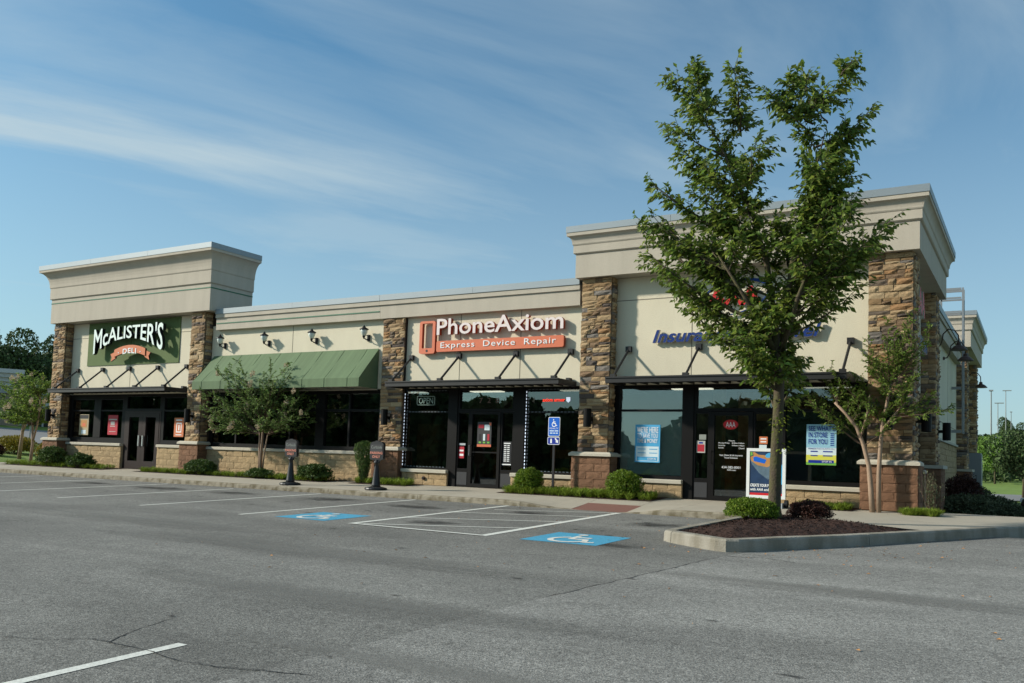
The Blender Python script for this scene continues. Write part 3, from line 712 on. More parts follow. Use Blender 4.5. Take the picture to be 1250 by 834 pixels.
# mulch bed of the island and of the corner
def mound(name, pts, base, h, label_kind, m, seed, cen=None):
    """a bumpy bed filling an outline"""
    bm = bmesh.new(); vs = [bm.verts.new((x, y, 0)) for x, y in pts]; bm.faces.new(vs)
    x0, x1 = min(p[0] for p in pts), max(p[0] for p in pts); y0, y1 = min(p[1] for p in pts), max(p[1] for p in pts)
    st = .09
    for k in range(1, int((x1 - x0) / st)): bmesh.ops.bisect_plane(bm, geom=bm.verts[:] + bm.edges[:] + bm.faces[:], plane_co=(x0 + k * st, 0, 0), plane_no=(1, 0, 0))
    for k in range(1, int((y1 - y0) / st)): bmesh.ops.bisect_plane(bm, geom=bm.verts[:] + bm.edges[:] + bm.faces[:], plane_co=(0, y0 + k * st, 0), plane_no=(0, 1, 0))
    def edge_d(x, y):
        d = 9
        for (ax, ay), (bx, by) in zip(pts, pts[1:] + pts[:1]):
            dx, dy = bx - ax, by - ay; t = max(0, min(1, ((x - ax) * dx + (y - ay) * dy) / (dx * dx + dy * dy + 1e-9))); d = min(d, math.hypot(x - ax - t * dx, y - ay - t * dy))
        return d
    for v in bm.verts:
        e = edge_d(v.co.x, v.co.y)
        v.co.z = base(v.co.x, v.co.y) - .035 + h * sstep(0, .75, e) + (.02 * noise.noise(Vector((v.co.x * 9, v.co.y * 9, seed))) + .018 * noise.noise(Vector((v.co.x * 23, v.co.y * 23, seed)))) * min(1, e * 8)
    me = bpy.data.meshes.new(name); bm.normal_update(); bm.to_mesh(me); bm.free(); me.materials.append(m)
    o = add(name, me); o['kind'] = label_kind
    # loose chips
    r = np.random.default_rng(seed); C = []
    A = [(v.co.x, v.co.y, v.co.z) for v in me.vertices]
    k = min(9000, len(A) * 4); idx = r.integers(0, len(A), k); C = np.array(A)[idx] + np.c_[r.uniform(-.05, .05, (k, 2)), r.uniform(.004, .018, k)]
    nr = np.c_[r.normal(0, .5, (k, 2)), np.ones(k)]; dr = np.c_[r.normal(0, 1, (k, 2)), r.normal(0, .25, k)]
    ch = add(name + '_chips', leaves_mesh('chips', C, nr, dr, r.uniform(.03, .085, k), r.uniform(.008, .02, k), M['mulch'], .15)); ch['kind'] = 'stuff'
    return o
mound('mulch', [(-4.92, -3.2), (-5.0, -5.0), (-5.12, -7.3), (-5.05, -7.5), (-4.55, -7.90), (-4.12, -8.17), (-3.98, -8.2), (-3.84, -8.06), (-3.44, -7.4), (-2.78, -6.42), (-2.05, -5.1), (-1.98, -4.55), (-3.0, -3.9)], walk_z, .12, 'stuff', M['mulch'], 5)
mound('mulch', [(-3.55, -.52), (-3.45, -1.0), (-3.0, -1.12), (-2.4, -1.12), (-1.82, -1.05), (-1.72, -.8), (-1.9, -.35), (-2.18, -.3), (-2.2, -.55)], walk_z, .05, 'stuff', M['mulch'], 6)

# ================================================================== SHOPS
sr = random.Random(11)  # shop front coordinates below back-projected from image pixels, kept as plain numbers
def pier(parent, x0, x1, zt, yf=-.35, bz=1.0, grow=.13, side=None, side_y=(0.0,), cap=True, limit=None, sink=None, hm=(.075, .14), bx=None):
    """stone clad pier: core, stones, block base, cap; side='x' clads the +X return as well"""
    back = yf + .055
    b0, b1 = bx or (x0 - grow, x1 + grow)
    B((x0 + .03, x1 - .03, back, .22, 1.0, zt)).build('pier_core', M['mortar'], parent)
    stone_face(parent, x0, x1, bz + .11, zt, back, 'y', sr, hm[0], hm[1], limit=limit, sink=sink)
    if side: stone_face(parent, back + .02, side_y[0], bz + .11, zt, x1 - .03, 'x', sr, hm[0], hm[1], wmin=.12, wmax=.3, limit=([0] if parent.name.startswith('ins') else limit), sink=sink)
    byf = yf - .13
    B((b0 + .05, b1 - .05, byf + .06, .21, -.15, bz)).build('pier_base_core', M['blockgapred'], parent)
    block_face(parent, b0, b1, 0, 5, bz / 5, byf + .06, 'y', REDS, sr, w=(b1 - b0) / 2.5)
    if side: block_face(parent, byf + .06, side_y[-1], 0, 5, bz / 5, b1 - .05, 'x', REDS, sr, w=.42)
    c = MB(); e = .05
    c.v = []; X0, X1, Y0, Y1 = b0 - e, b1 + e, byf - e - .01, .19
    prof = [(0.0, bz), (0.0, bz + .06), (-.03, bz + .085), (-.07, bz + .11)]
    n = 0
    for o_, z in prof:
        c.v += [(X0 - o_, Y0 - o_, z), (X1 + o_, Y0 - o_, z), (X1 + o_, Y1, z), (X0 - o_, Y1, z)]
    for k in range(3):
        for i in range(4): a = 4 * k + i; b = 4 * k + (i + 1) % 4; c.f.append((a, b, b + 4, a + 4)); c.mi.append(0)
    c.f += [(12, 13, 14, 15), (3, 2, 1, 0)]; c.mi += [0, 0]
    c.build('pier_cap', M['cap'], parent)
def wainscot(parent, x0, x1, zs, courses, y=-.02):
    B((x0 + .002, x1 - .002, y, .20, -.15, zs - .10)).build('wainscot_core', M['blockgap'], parent)
    block_face(parent, x0, x1, 0, courses, (zs - .10) / courses, y, 'y', TANS, sr, w=.405, dep=.05)
    n = max(1, round((x1 - x0) / 1.9))
    for i in range(n):
        a = x0 + (x1 - x0) * i / n; b = x0 + (x1 - x0) * (i + 1) / n
        m = MB(); m.poly([(0, 0)] * 3, 0, 0) if False else None
        m.v = [(x, yy, z) for x in (a + .003, b - .003) for yy, z in ((.03, zs - .10), (-.125, zs - .10), (-.125, zs - .02), (-.105, zs - .005), (.03, zs))]
        m.f = [(0, 1, 6, 5), (1, 2, 7, 6), (2, 3, 8, 7), (3, 4, 9, 8), (4, 0, 5, 9), (4, 3, 2, 1, 0), (5, 6, 7, 8, 9)]; m.mi = [0] * 7
        m.build('sill_stone', M['cap'], parent)
FY0, FY1, GY = .045, .15, .10
def window(parent, x0, x1, z0, z1, vs=(), hs=(), fw=.07, fm='bronze', gm='glass', blinds=(), name='window', bar=.055, gy=GY):
    """frame with bars; a pane per cell; vs/hs = centres (and widths) of mullions and transoms"""
    m = MB()
    m.box(x0, x0 + fw, FY0, FY1, z0, z1); m.box(x1 - fw, x1, FY0, FY1, z0, z1)
    m.box(x0 + fw, x1 - fw, FY0, FY1, z0, z0 + fw); m.box(x0 + fw, x1 - fw, FY0, FY1, z1 - fw, z1)
    vb = [(v if isinstance(v, tuple) else (v, bar)) for v in vs]; hb = [(h if isinstance(h, tuple) else (h, bar)) for h in hs]
    for c, w in vb: m.box(c - w / 2, c + w / 2, FY0 - (.012 if w > .15 else .0), FY1 - .002, z0 + fw, z1 - fw)
    xe = [x0 + fw] + [q for c, w in vb for q in (c - w / 2, c + w / 2)] + [x1 - fw]
    ze = [z0 + fw] + [q for c, w in hb for q in (c - w / 2, c + w / 2)] + [z1 - fw]
    cells = [(xe[i], xe[i + 1]) for i in range(0, len(xe), 2)]
    for c, w in hb:
        for a, b in cells: m.box(a, b, FY0 + .004, FY1 - .004, c - w / 2, c + w / 2)
    fr = m.build(name, M[fm], parent)
    for ci, (a, b) in enumerate(cells):
        for ri in range(0, len(ze), 2):
            B((a, b, gy, gy + .012, ze[ri], ze[ri + 1])).build('pane', M[gm], fr)
            for (bc, br, mm) in blinds:
                if bc == ci and br == ri // 2: B((a + .02, b - .02, gy + .07, gy + .076, ze[ri] + .01, ze[ri + 1])).build('blind', M[mm], fr)
    return fr
def wall(parent, x0, x1, z0, z1, y0=0.0, y1=.25, m='stucco', name='wall', joints=()):
    w = B((x0, x1, y0, y1, z0, z1)).build(name, M[m], parent)
    for k, (kind, p) in enumerate(joints):
        b = MB()
        if kind == 'v': b.box(p - .011, p + .011, y0 - .003, y0 + .02, z0 + .02, z1 - .02)
        else: b.box(x0, x1, y0 - .0035, y0 + .02, p - .011, p + .011)
        b.build('control_joint', M['joint'], w)
    return w
BK = [1.0]
def ring(parent, x0, x1, y0, y1, prof, m, name, top=True, bottom=True, smooth=False):
    """profile swept round a rectangle; prof = [(outward offset, z)] from bottom to top"""
    b = MB()
    for o_, z in prof: b.v += [(x0 - o_, y0 - o_, z), (x1 + o_, y0 - o_, z), (x1 + o_, y1 + o_ * BK[0], z), (x0 - o_, y1 + o_ * BK[0], z)]
    for k in range(len(prof) - 1):
        for i in range(4): a = 4 * k + i; c = 4 * k + (i + 1) % 4; b.f.append((a, c, c + 4, a + 4)); b.mi.append(0)
    if bottom: b.f.append((3, 2, 1, 0)); b.mi.append(0)
    if top: n = 4 * len(prof) - 4; b.f.append((n, n + 1, n + 2, n + 3)); b.mi.append(0)
    return b.build(name, M[m], parent)
def cornice(parent, x0, x1, y0, y1, zb, z1, z2, z3, z4, c, green=None):
    """tower cornice: plain band, stepped band, cove, metal coping"""
    a = .055
    ring(parent, x0, x1, y0, y1, [(0, zb), (0, z1 - .012)], 'cornice', 'cornice_band')
    ring(parent, x0, x1, y0, y1, [(.0 - .004, z1 - .012), (a - .02, z1), (a, z1 + .02), (a, z2 - .012)], 'cornice', 'cornice_band', bottom=False)
    pr_ = [(a - .004, z2 - .012), (a + .01, z2), (a + .025, z2 + .03)]
    for i in range(1, 9):
        t = i / 8 * math.pi / 2
        pr_.append((a + .025 + (c - a - .025) * (1 - math.cos(t)), z2 + .03 + (z3 - .09 - z2 - .03) * math.sin(t) ** 1.0))
    pr_ += [(c, z3)]
    ring(parent, x0, x1, y0, y1, pr_, 'cornice', 'cornice_cove', bottom=False)
    if green: ring(parent, x0, x1, y0, y1, [(.001, green - .022), (.014, green - .018), (.014, green + .018), (.001, green + .022)], 'greenline', 'green_trim', top=False, bottom=False)
    # metal coping in lengths
    cp = .015; X0, X1, Y0, Y1 = x0 - c - cp, x1 + c + cp, y0 - c - cp, y1 + (c + cp) * BK[0]
    n = max(2, round((X1 - X0) / 3.05)); m = MB()
    for i in range(n):
        p, q = X0 + (X1 - X0) * i / n, X0 + (X1 - X0) * (i + 1) / n
        B((p + (.004 if i else 0), q - (.004 if i < n - 1 else 0), Y0, Y0 + .4, z3 + .002, z4)).build('coping', M['coping'], parent)
    n = max(1, round((Y1 - Y0) / 3.05))
    for i in range(n):
        p, q = Y0 + .4 + (Y1 - Y0 - .4) * i / n, Y0 + .4 + (Y1 - Y0 - .4) * (i + 1) / n
        for u, w in ((X0, X0 + .4), (X1 - .4, X1)): B((u, w, p + .004, q, z3 + .002, z4 - .001)).build('coping', M['coping'], parent)
def room(parent, x0, x1, y1, h=3.1, wm='dark'):
    B((x0, x1, .26, y1, -.16, -.003)).build('floor_slab', M['floorin'], parent)
    B((x0, x1, y1, y1 + .1, 0, h)).build('back_wall', M[wm], parent)
    B((x0, x1, .26, y1, h, h + .1)).build('shop_ceiling', M['frosted'], parent)
    n = max(2, int((x1 - x0) / 2.6))
    for i in range(n):
        c = x0 + (x1 - x0) * (i + .5) / n
        for yy in (1.4, 3.4): B((c - .6, c + .6, yy - .15, yy + .15, h - .03, h - .002)).build('ceiling_light', M['lightpanel'], parent)
    rr = random.Random(int(-x0))
    for i in range(int((x1 - x0) / 1.15)):
        c = x0 + .6 + 1.15 * i; B((c - .5, c + .5, y1 - .45, y1 - .02, 0, rr.uniform(.9, 2.2))).build('shop_fitting', M[rr.choice(('dark', 'warmwall', 'panelgrey', 'frosted', 'wood'))], parent)
        if rr.random() < .5: B((c - .35, c + .35, 1.5, 2.1, 0, rr.uniform(.7, 1.1))).build('shop_counter', M[rr.choice(('dark', 'wood', 'panelgrey'))], parent)
def door_leaf(parent, x0, x1, z0, z1, fm, gm, stile=.1, rail=.1, bottom=.16, hx=None, name='door', mid=None, pull='bar'):
    m = MB(); y0, y1 = FY0 - .02, FY1 - .03
    m.box(x0, x0 + stile, y0, y1, z0, z1); m.box(x1 - stile, x1, y0, y1, z0, z1); m.box(x0 + stile, x1 - stile, y0, y1, z0, z0 + bottom); m.box(x0 + stile, x1 - stile, y0, y1, z1 - rail, z1)
    if mid: m.box(x0 + stile, x1 - stile, y0 + .02, y1 - .02, mid - .02, mid + .02)
    d = m.build(name, M[fm], parent)
    B((x0 + stile, x1 - stile, GY - .02, GY - .008, z0 + bottom, z1 - rail)).build('pane', M[gm], d)
    h = MB()
    if pull == 'bar': h.box(hx - .032, hx + .032, y0 - .055, y0 - .035, .88, 1.28).box(hx - .02, hx + .02, y0 - .035, y0 - .001, .92, .96).box(hx - .02, hx + .02, y0 - .035, y0 - .001, 1.2, 1.24); hm = M['steel']
    else: h.tube([(hx, y0, 1.22), (hx, y0 - .06, 1.22), (hx, y0 - .06, .92), (hx, y0, .92)], .013, 6); hm = M['steel'] if pull == 'steel' else M['bronze']
    h.build('handle', hm, d)
    return d

# ------------------------------------------------------------------ deli
deli = thing('deli_shop', 'beige deli shop with a tall corniced tower at the left end of the building', 'shop', (-26, 0, 0))
lim = [300]; sink = []
pier(deli, -34.58, -33.83, 5.74, side='x', side_y=(0.0, .0), limit=lim, sink=sink, hm=(.095, .16))
pier(deli, -26.20, -25.48, 5.74, side='x', side_y=(0.0, .0), limit=lim, sink=sink, hm=(.095, .16))
def sink_build(parent, sink):
    if not sink: return
    v, f = [], []; p = wloc(parent)
    for me, c, w, h, d, ax in sink:
        n = len(v)
        for q in me.vertices:
            lx, ly, lz = q.co.x * w, q.co.y * d, q.co.z * h
            if ax == 'x': lx, ly = -ly, lx
            v.append((c[0] + lx - p.x, c[1] + ly - p.y, c[2] + lz - p.z))
        f += [tuple(n + i for i in g.vertices) for g in me.polygons]
    o = add('stone_cladding', mesh_from('stone_cladding', v, f, M['stone']), parent, p); o['kind'] = 'stuff'
sink_build(deli, sink)
wall(deli, -33.80, -26.22, 2.86, 5.73, joints=[('h', 5.135), ('v', -30.0)])
BK[0] = 0.01
cornice(deli, -34.65, -25.10, -.50, 1.43, 5.745, 6.72, 7.18, 7.88, 8.07, .385, green=6.56)
BK[0] = 1.0
B((-34.55, -25.2, .3, 1.3, 5.0, 5.74)).build('tower_back', M['cornice'], deli)
wainscot(deli, -33.70, -30.22, .96, 4); wainscot(deli, -28.08, -26.33, .96, 4)
window(deli, -33.80, -30.2, .962, 2.855, vs=[(-31.945, .44)], hs=[2.225], fw=.2, blinds=[(0, 1, 'frosted'), (1, 1, 'frosted')])
window(deli, -28.08, -26.22, .962, 2.855, vs=[(-27.9, .30)] if False else [], hs=[2.225], fw=.16)
tw = window(deli, -30.2, -28.08, 2.21, 2.855, fw=.09, gm='glassdark')
fr = B((-30.2, -30.12, FY0 - .01, FY1, 0, 2.208), (-28.16, -28.08, FY0 - .01, FY1, 0, 2.208), (-30.12, -28.16, FY0 - .01, FY1, 2.15, 2.207)).build('door_frame', M['browndoor'], deli)
door_leaf(deli, -30.115, -29.143, .01, 2.145, 'browndoor', 'glass', stile=.2, rail=.17, bottom=.30, hx=-29.25)
door_leaf(deli, -29.137, -28.165, .01, 2.145, 'browndoor', 'glass', stile=.2, rail=.17, bottom=.30, hx=-29.02)
# awning bay
wall(deli, -25.44, -17.52, 2.90, 5.25, joints=[('v', -21.48)])
wainscot(deli, -25.36, -17.66, .945, 4)
window(deli, -25.42, -17.54, .947, 2.895, vs=[-24.05, -22.66, -21.48, (-20.13, .38), -18.89], hs=[2.235], fw=.13, gm='glassdark', bar=.07)
def mid_band(parent, x0, x1, green=False):
    B((x0, x1, -.18, .4, 5.08, 5.50)).build('parapet_band', M['cornice'], parent)
    B((x0, x1, -.225, .4, 5.503, 5.636)).build('parapet_moulding', M['cornice'], parent)
    n = max(1, round((x1 - x0) / 3.05))
    for i in range(n):
        a = x0 + (x1 - x0) * i / n; b = x0 + (x1 - x0) * (i + 1) / n
        B((a + .003, b - .003, -.25, .42, 5.64, 5.82)).build('coping', M['coping'], parent)
    if green: B((x0 + .02, x1 - .03, -.195, -.1805, 5.29, 5.325)).build('green_trim', M['greenline'], parent)
mid_band(deli, -25.08, -17.60, True)
B((-34.4, -17.6, .43, 14, 5.0, 5.12)).build('roof', M['fargrey'], deli)
B((-34.55, -34.3, .26, 14, 0, 5.0)).build('end_wall', M['stucco'], deli)
room(deli, -34.2, -17.6, 6.0)
# ------------------------------------------------------------------ phone repair shop
ph = thing('phone_repair_shop', 'low beige phone repair shop in the middle of the building with a glass front', 'shop', (-13.5, 0, 0))
pier(ph, -17.50, -16.66, 5.075, yf=-.13, grow=.10, limit=[300], sink=[], bx=(-17.64, -16.62))
wall(ph, -16.64, -10.52, 2.90, 5.25, joints=[('v', -14.66), ('v', -12.59)])
mid_band(ph, -17.595, -10.66)
wainscot(ph, -16.60, -14.93, .47, 2); wainscot(ph, -12.74, -10.65, .47, 2)
window(ph, -16.72, -14.71, .472, 2.895, hs=[2.19], fw=.06, gm='glassdark', vs=[])
B((-15.02, -14.69, .02, FY1 - .004, -.03, 2.89)).build('post', M['bronze'], ph)
window(ph, -14.69, -12.74, 2.21, 2.895, fw=.07, gm='glass')
window(ph, -14.69, -14.245, .485, 2.205, fw=.05, gm='glassdark'); window(ph, -13.185, -12.74, .485, 2.205, fw=.05, gm='glassdark')
for a, b in ((-14.69, -14.245), (-13.185, -12.74)):
    B((a, b, FY0, FY1, .0, .48)).build('kick_panel', M['bronze'], ph); B((a + .05, b - .05, FY0 - .008, FY0, .06, .43)).build('kick_panel', M['panelgrey'], ph)
door_leaf(ph, -14.24, -13.19, .01, 2.20, 'bronze', 'glassdark', stile=.09, rail=.08, bottom=.10, hx=-14.19, mid=1.02, pull='steel')
window(ph, -12.74, -10.56, .472, 2.895, hs=[2.19], fw=.06, gm='glassdark', vs=[])
B((-12.72, -12.40, .02, FY1 - .004, -.03, 2.89)).build('post', M['bronze'], ph)
B((-17.6, -10.66, .43, 14, 5.0, 5.12)).build('roof', M['fargrey'], ph)
room(ph, -17.55, -10.7, 5.0)
# ------------------------------------------------------------------ insurance office (corner) with the side elevation
ins = thing('insurance_office', 'corner insurance office with a corniced tower behind the large tree', 'shop', (-6.5, 0, 0))
lim = [300]; sink = []
pier(ins, -3.30, -2.37, 5.75, side='x', side_y=(.55, .55), limit=lim, sink=sink, bx=(-3.43, -2.24), hm=(.085, .15))
lim[0] = 300 - sum(1 for o_ in ins.children if o_.name.startswith('stone'))
pier(ins, -10.52, -9.66, 5.75, side='x', side_y=(0, 0), limit=lim, sink=sink, bx=(-10.64, -9.52), hm=(.085, .15))
# pier on the side elevation
def side_pier(y0, y1, zt, base=True):
    B((-2.8, -2.43, y0 + .03, y1 - .03, .8, zt)).build('pier_core', M['mortar'], ins)
    stone_face(ins, -2.78, -2.38, 1.08, zt, y0 + .03, 'y', sr, limit=lim, sink=sink, wmin=.12, wmax=.4)
    stone_face(ins, y0 + .02, y1, 1.08, zt, -2.43, 'x', sr, limit=lim, sink=sink)
    B((-2.8, -2.29, y0 - .09, y1 + .1, -.5, .98)).build('pier_base_core', M['blockgapred'], ins)
    block_face(ins, -2.78, -2.23, -.22, 6, .2, y0 - .09, 'y', REDS, sr, w=.36); block_face(ins, y0 - .14, y1 + .15, -.22, 6, .2, -2.29, 'x', REDS, sr)
    B((-2.8, -2.18, y0 - .2, y1 + .2, .985, 1.075)).build('pier_cap', M['cap'], ins)
side_pier(4.8, 5.7, 5.75); side_pier(16.8, 17.7, 5.75); side_pier(22.6, 23.5, 5.75)
sink_build(ins, sink)
wall(ins, -9.70, -3.27, 2.90, 5.75, joints=[('h', 5.15), ('v', -7.55)])
cornice(ins, -10.66, -2.225, -.50, 5.95, 5.755, 6.40, 6.63, 6.955, 7.125, .20)
wainscot(ins, -9.50, -7.71, .47, 2); wainscot(ins, -5.32, -3.46, .47, 2)
window(ins, -9.70, -7.47, .472, 2.895, hs=[2.235], fw=.09, gm='glass', vs=[], blinds=[(0, 0, 'shadegrey')])
B((-7.77, -7.47, .02, FY1 - .004, -.03, 2.89)).build('post', M['bronze'], ins); B((-9.70, -9.50, .03, FY1 - .004, -.03, 2.89)).build('post', M['bronze'], ins)
window(ins, -7.47, -5.44, 2.21, 2.895, fw=.08, gm='glass')
window(ins, -7.47, -7.045, .485, 2.205, fw=.05, gm='glass'); window(ins, -5.965, -5.44, .485, 2.205, fw=.05, gm='glass')
for a, b in ((-7.47, -7.045), (-5.965, -5.44)):
    B((a, b, FY0, FY1, .0, .48)).build('kick_panel', M['bronze'], ins); B((a + .05, b - .05, FY0 - .008, FY0, .06, .43)).build('kick_panel', M['panelgrey'], ins)
door_leaf(ins, -7.04, -5.97, .01, 2.20, 'bronze', 'glass', stile=.11, rail=.09, bottom=.11, hx=-6.98, pull='bronze')
window(ins, -5.44, -3.28, .472, 2.895, hs=[2.235], fw=.10, gm='glassdark', vs=[], blinds=[(0, 0, 'shadegrey')])
B((-5.44, -5.19, .02, FY1 - .004, -.03, 2.89)).build('post', M['bronze'], ins)
room(ins, -10.6, -3.0, 4.5)
B((-7.35, -7.1, 1.2, 1.5, 0, 3.0)).build('column', M['warmwall'], ins)
B((-7.6, -5.2, 4.3, 4.45, .0, 3.05)).build('partition', M['warmwall'], ins)
# side elevation beyond the tower
B((-3.0, -2.75, .56, 4.75, 3.0, 5.74)).build('wall', M['stucco'], ins)
sw = MB(); sw.box(-2.82, -2.76, .56, 4.75, -.4, 2.99); sw.build('side_shopfront', M['bronze'], ins)
B((-2.759, -2.75, .7, 4.6, .5, 2.85)).build('side_pane', M['glassdark'], ins)
B((-3.0, -2.75, 5.72, 23.9, 1.98, 5.2)).build('wall', M['stucco'], ins)
B((-3.0, -2.78, 5.86, 23.9, -.6, 1.9)).build('wainscot_core', M['blockgap'], ins)
block_face(ins, 5.86, 16.65, -.3, 11, .2, -2.78, 'x', TANS, sr, w=.8)
B((-2.98, -2.66, 5.86, 16.6, 1.905, 1.98)).build('sill_stone', M['cap'], ins)
B((-3.1, -2.55, 5.98, 16.28, 5.08, 5.5)).build('parapet_band', M['cornice'], ins); B((-3.1, -2.5, 5.98, 16.28, 5.503, 5.636)).build('parapet_moulding', M['cornice'], ins)
for i in range(3): B((-3.1, -2.47, 6.0 + 3.42 * i, 9.41 + 3.42 * i, 5.64, 5.82)).build('coping', M['coping'], ins)
B((-2.752, -2.745, 9.0, 9.02, 2, 5.07), (-2.752, -2.745, 13, 13.02, 2, 5.07), (-2.752, -2.745, 5.9, 16.6, 2.55, 2.57)).build('control_joint', M['joint'], ins)
B((-10.6, -3.0, 6.2, 16, 5.0, 5.12)).build('roof', M['fargrey'], ins)
cornice(ins, -8.4, -2.225, 16.3, 23.9, 5.755, 6.40, 6.63, 6.955, 7.125, .20)
# roof ladder on the side wall
ld = thing('roof_ladder', 'grey steel roof ladder bolted to the side wall near the far stone pier', 'ladder', (-2.4, 14.6, 1.9))
for y in (14.4, 14.85): B((-2.40, -2.34, y - .022, y + .022, 2.35, 7.7)).build('stile', M['galv'], ld)
for i in range(17): MB().tube([(-2.37, 14.43, 2.45 + .3 * i), (-2.37, 14.82, 2.45 + .3 * i)], .018, 6).build('rung', M['galv'], ld)
for z in (2.37, 3.95, 5.85): B((-2.74 - (.0 if z < 5 else -.3), -2.42, 14.38, 14.42, z, z + .1)).build('wall_bracket', M['galv'], ld)
for y in (14.4, 14.85): B((-3.15, -2.42, y - .025, y + .025, 7.62, 7.7), (-3.15, -2.42, y - .025, y + .025, 7.3, 7.36), (-3.15, -2.42, y - .025, y + .025, 6.75, 6.85), (-3.15, -3.09, y - .025, y + .025, 5.13, 7.7)).build('grab_rail', M['galv'], ld)
eb = thing('electric_cabinet', 'grey electrical cabinet standing by the far end of the side wall', 'utility box', (-2.2, 19, -.3))
B((-2.7, -2.0, 18.7, 19.5, -.3, 1.75)).build('cabinet', M['galv'], eb); B((-1.998, -1.98, 18.75, 19.45, .2, 1.7)).build('door', M['galv'], eb); B((-2.62, -2.2, 18.66, 18.699, .3, .9)).build('meter', M['plasticgrey'], eb)

# ------------------------------------------------------------------ canopies and awning
def canopy(x0, x1, rods, label, stub=True):
    c = thing('metal_canopy', label, 'canopy', ((x0 + x1) / 2, 0, 2.85), 'flat canopies hung on rods over the shop doors')
    d, zt, zb = -1.06, 3.015, 2.865
    m = MB(); m.box(x0, x1, d, d + .07, zb, zt); m.box(x0, x1, d - .025, d - .001, zt - .035, zt + .003); m.box(x0, x0 + .07, d + .071, -.02, zb, zt - .002); m.box(x1 - .07, x1, d + .071, -.02, zb, zt - .002)
    m.build('fascia', M['canopy'], c)
    B((x0 + .071, x1 - .071, d + .071, -.02, zt - .07, zt - .04)).build('deck', M['canopy'], c)
    n = int((x1 - x0) / .3)
    for i in range(n):
        x = x0 + .1 + (x1 - x0 - .2) * i / (n - 1); B((x - .02, x + .02, d + .072, -.025, zb + .03, zt - .075)).build('deck_rib', M['canopy'], c)
    for x in rods:
        MB().tube([(x, -.05, 3.83), (x, d + .08, 3.03)], .032, 8).build('tie_rod', M['canopy'], c)
        B((x - .075, x + .075, -.1, -.002, 3.76, 3.91)).build('wall_plate', M['canopy'], c); B((x - .07, x + .07, d + .02, d + .15, zt + .003, zt + .07)).build('clevis', M['canopy'], c)
        B((x - .055, x + .055, -.2, -.03, zt, zt + .09)).build('bracket', M['canopy'], c)
canopy(-33.60, -26.55, [-33.29, -31.66, -30.0, -28.32, -26.70], 'black metal canopy over the deli door hung on five rods')
canopy(-16.58, -10.78, [-16.41, -14.65, -12.70, -10.96], 'black metal canopy under the orange phone sign hung on four rods')
canopy(-9.44, -3.62, [-9.25, -7.34, -5.45, -3.72], 'black metal canopy partly behind the large tree over the insurance door')
aw = thing('fabric_awning', 'long green sloping fabric awning under four wall lanterns', 'awning', (-21.5, 0, 3.0))
m = MB(); ax0, ax1, zT, zF, zV, yA = -25.27, -17.72, 4.17, 3.17, 2.90, -.92
xs_ = [ax0 + (ax1 - ax0) * i / 16 for i in range(17)]
for a, b in zip(xs_, xs_[1:]):
    ys_ = [(-.02 + (yA + .02) * t, zT + (zF - zT) * t - .035 * math.sin(math.pi * t)) for t in (0, .25, .5, .75, 1)]
    for (y0, z0), (y1, z1) in zip(ys_, ys_[1:]): m.quadf([(a, y0, z0), (a, y1, z1), (b, y1, z1), (b, y0, z0)])
    m.quadf([(a, yA, zF), (a, yA, zV), (b, yA, zV), (b, yA, zF)])
m.build('fabric_top', M['awning'], aw)
for x in xs_[1:-1:2]: MB().bar((x, -.03, zT - .004), (x, yA * .5, (zT + zF) / 2 - .03), .014, .008).bar((x, yA * .5, (zT + zF) / 2 - .03), (x, yA - .004, zF), .014, .008).bar((x, yA - .004, zF), (x, yA - .004, zV), .008, .014).build('seam', M['awning'], aw)
for x in (ax0, ax1): MB().quadf([(x, -.02, zT), (x, yA, zF), (x, yA, zV), (x, -.02, zV)]).build('fabric_side', M['awning'], aw)
fb = MB()
for x in [ax0 + .03 + (ax1 - ax0 - .06) * i / 8 for i in range(9)]:
    fb.tube([(x, -.03, zV + .02), (x, yA + .03, zV + .03)], .016, 6); fb.tube([(x, yA + .03, zV + .03), (x, yA + .03, zF - .03)], .016, 6)
fb.tube([(ax0, yA + .03, zV + .03), (ax1, yA + .03, zV + .03)], .016, 6); fb.build('awning_frame', M['galv'], aw)
B((ax0, ax1, -.06, -.01, 2.865, 2.90)).build('rear_rail', M['cap'], aw)

# ------------------------------------------------------------------ wall lamps
def lantern(x, label):
    t = thing('wall_lantern', label, 'wall lamp', (x, 0, 4.45), 'lanterns in a row above the green awning')
    m = MB(); m.lathe((x, -.012, 4.42), [(.055, 0), (.055, .20)], 10); m.tube([(x, -.02, 4.5), (x, -.12, 4.45), (x, -.24, 4.50), (x, -.25, 4.56)], .018, 8); m.tube([(x, -.02, 4.57), (x, -.14, 4.60), (x, -.24, 4.55)], .012, 6)
    m.build('arm', M['black'], t)
    MB().lathe((x, -.25, 4.56), [(.03, 0), (.06, .03), (.10, .09), (.115, .16), (.105, .2)], 10).build('lamp_glass', M['lampglass'], t, True)
    MB().lathe((x, -.25, 4.76), [(.15, 0), (.14, .02), (.07, .06), (.04, .075), (.05, .09), (.018, .11), (.022, .13), (.004, .145)], 10).build('cap', M['black'], t)
    MB().lathe((x, -.25, 4.50), [(.006, -.04), (.03, 0), (.05, .06)], 10).build('finial', M['black'], t)
    g = MB()
    for i in range(6): a = i * math.pi / 3; g.tube([(x + .052 * math.cos(a), -.25 + .052 * math.sin(a), 4.6), (x + .12 * math.cos(a), -.25 + .12 * math.sin(a), 4.765)], .008, 4)
    g.build('cage', M['black'], t)
for x, l in ((-24.75, 'black lantern on the beige wall nearest the deli tower'), (-22.57, 'second black lantern from the deli tower above the awning'), (-20.39, 'third black lantern from the deli tower above the awning'), (-18.17, 'black lantern above the awning nearest the stone pier of the phone shop')): lantern(x, l)
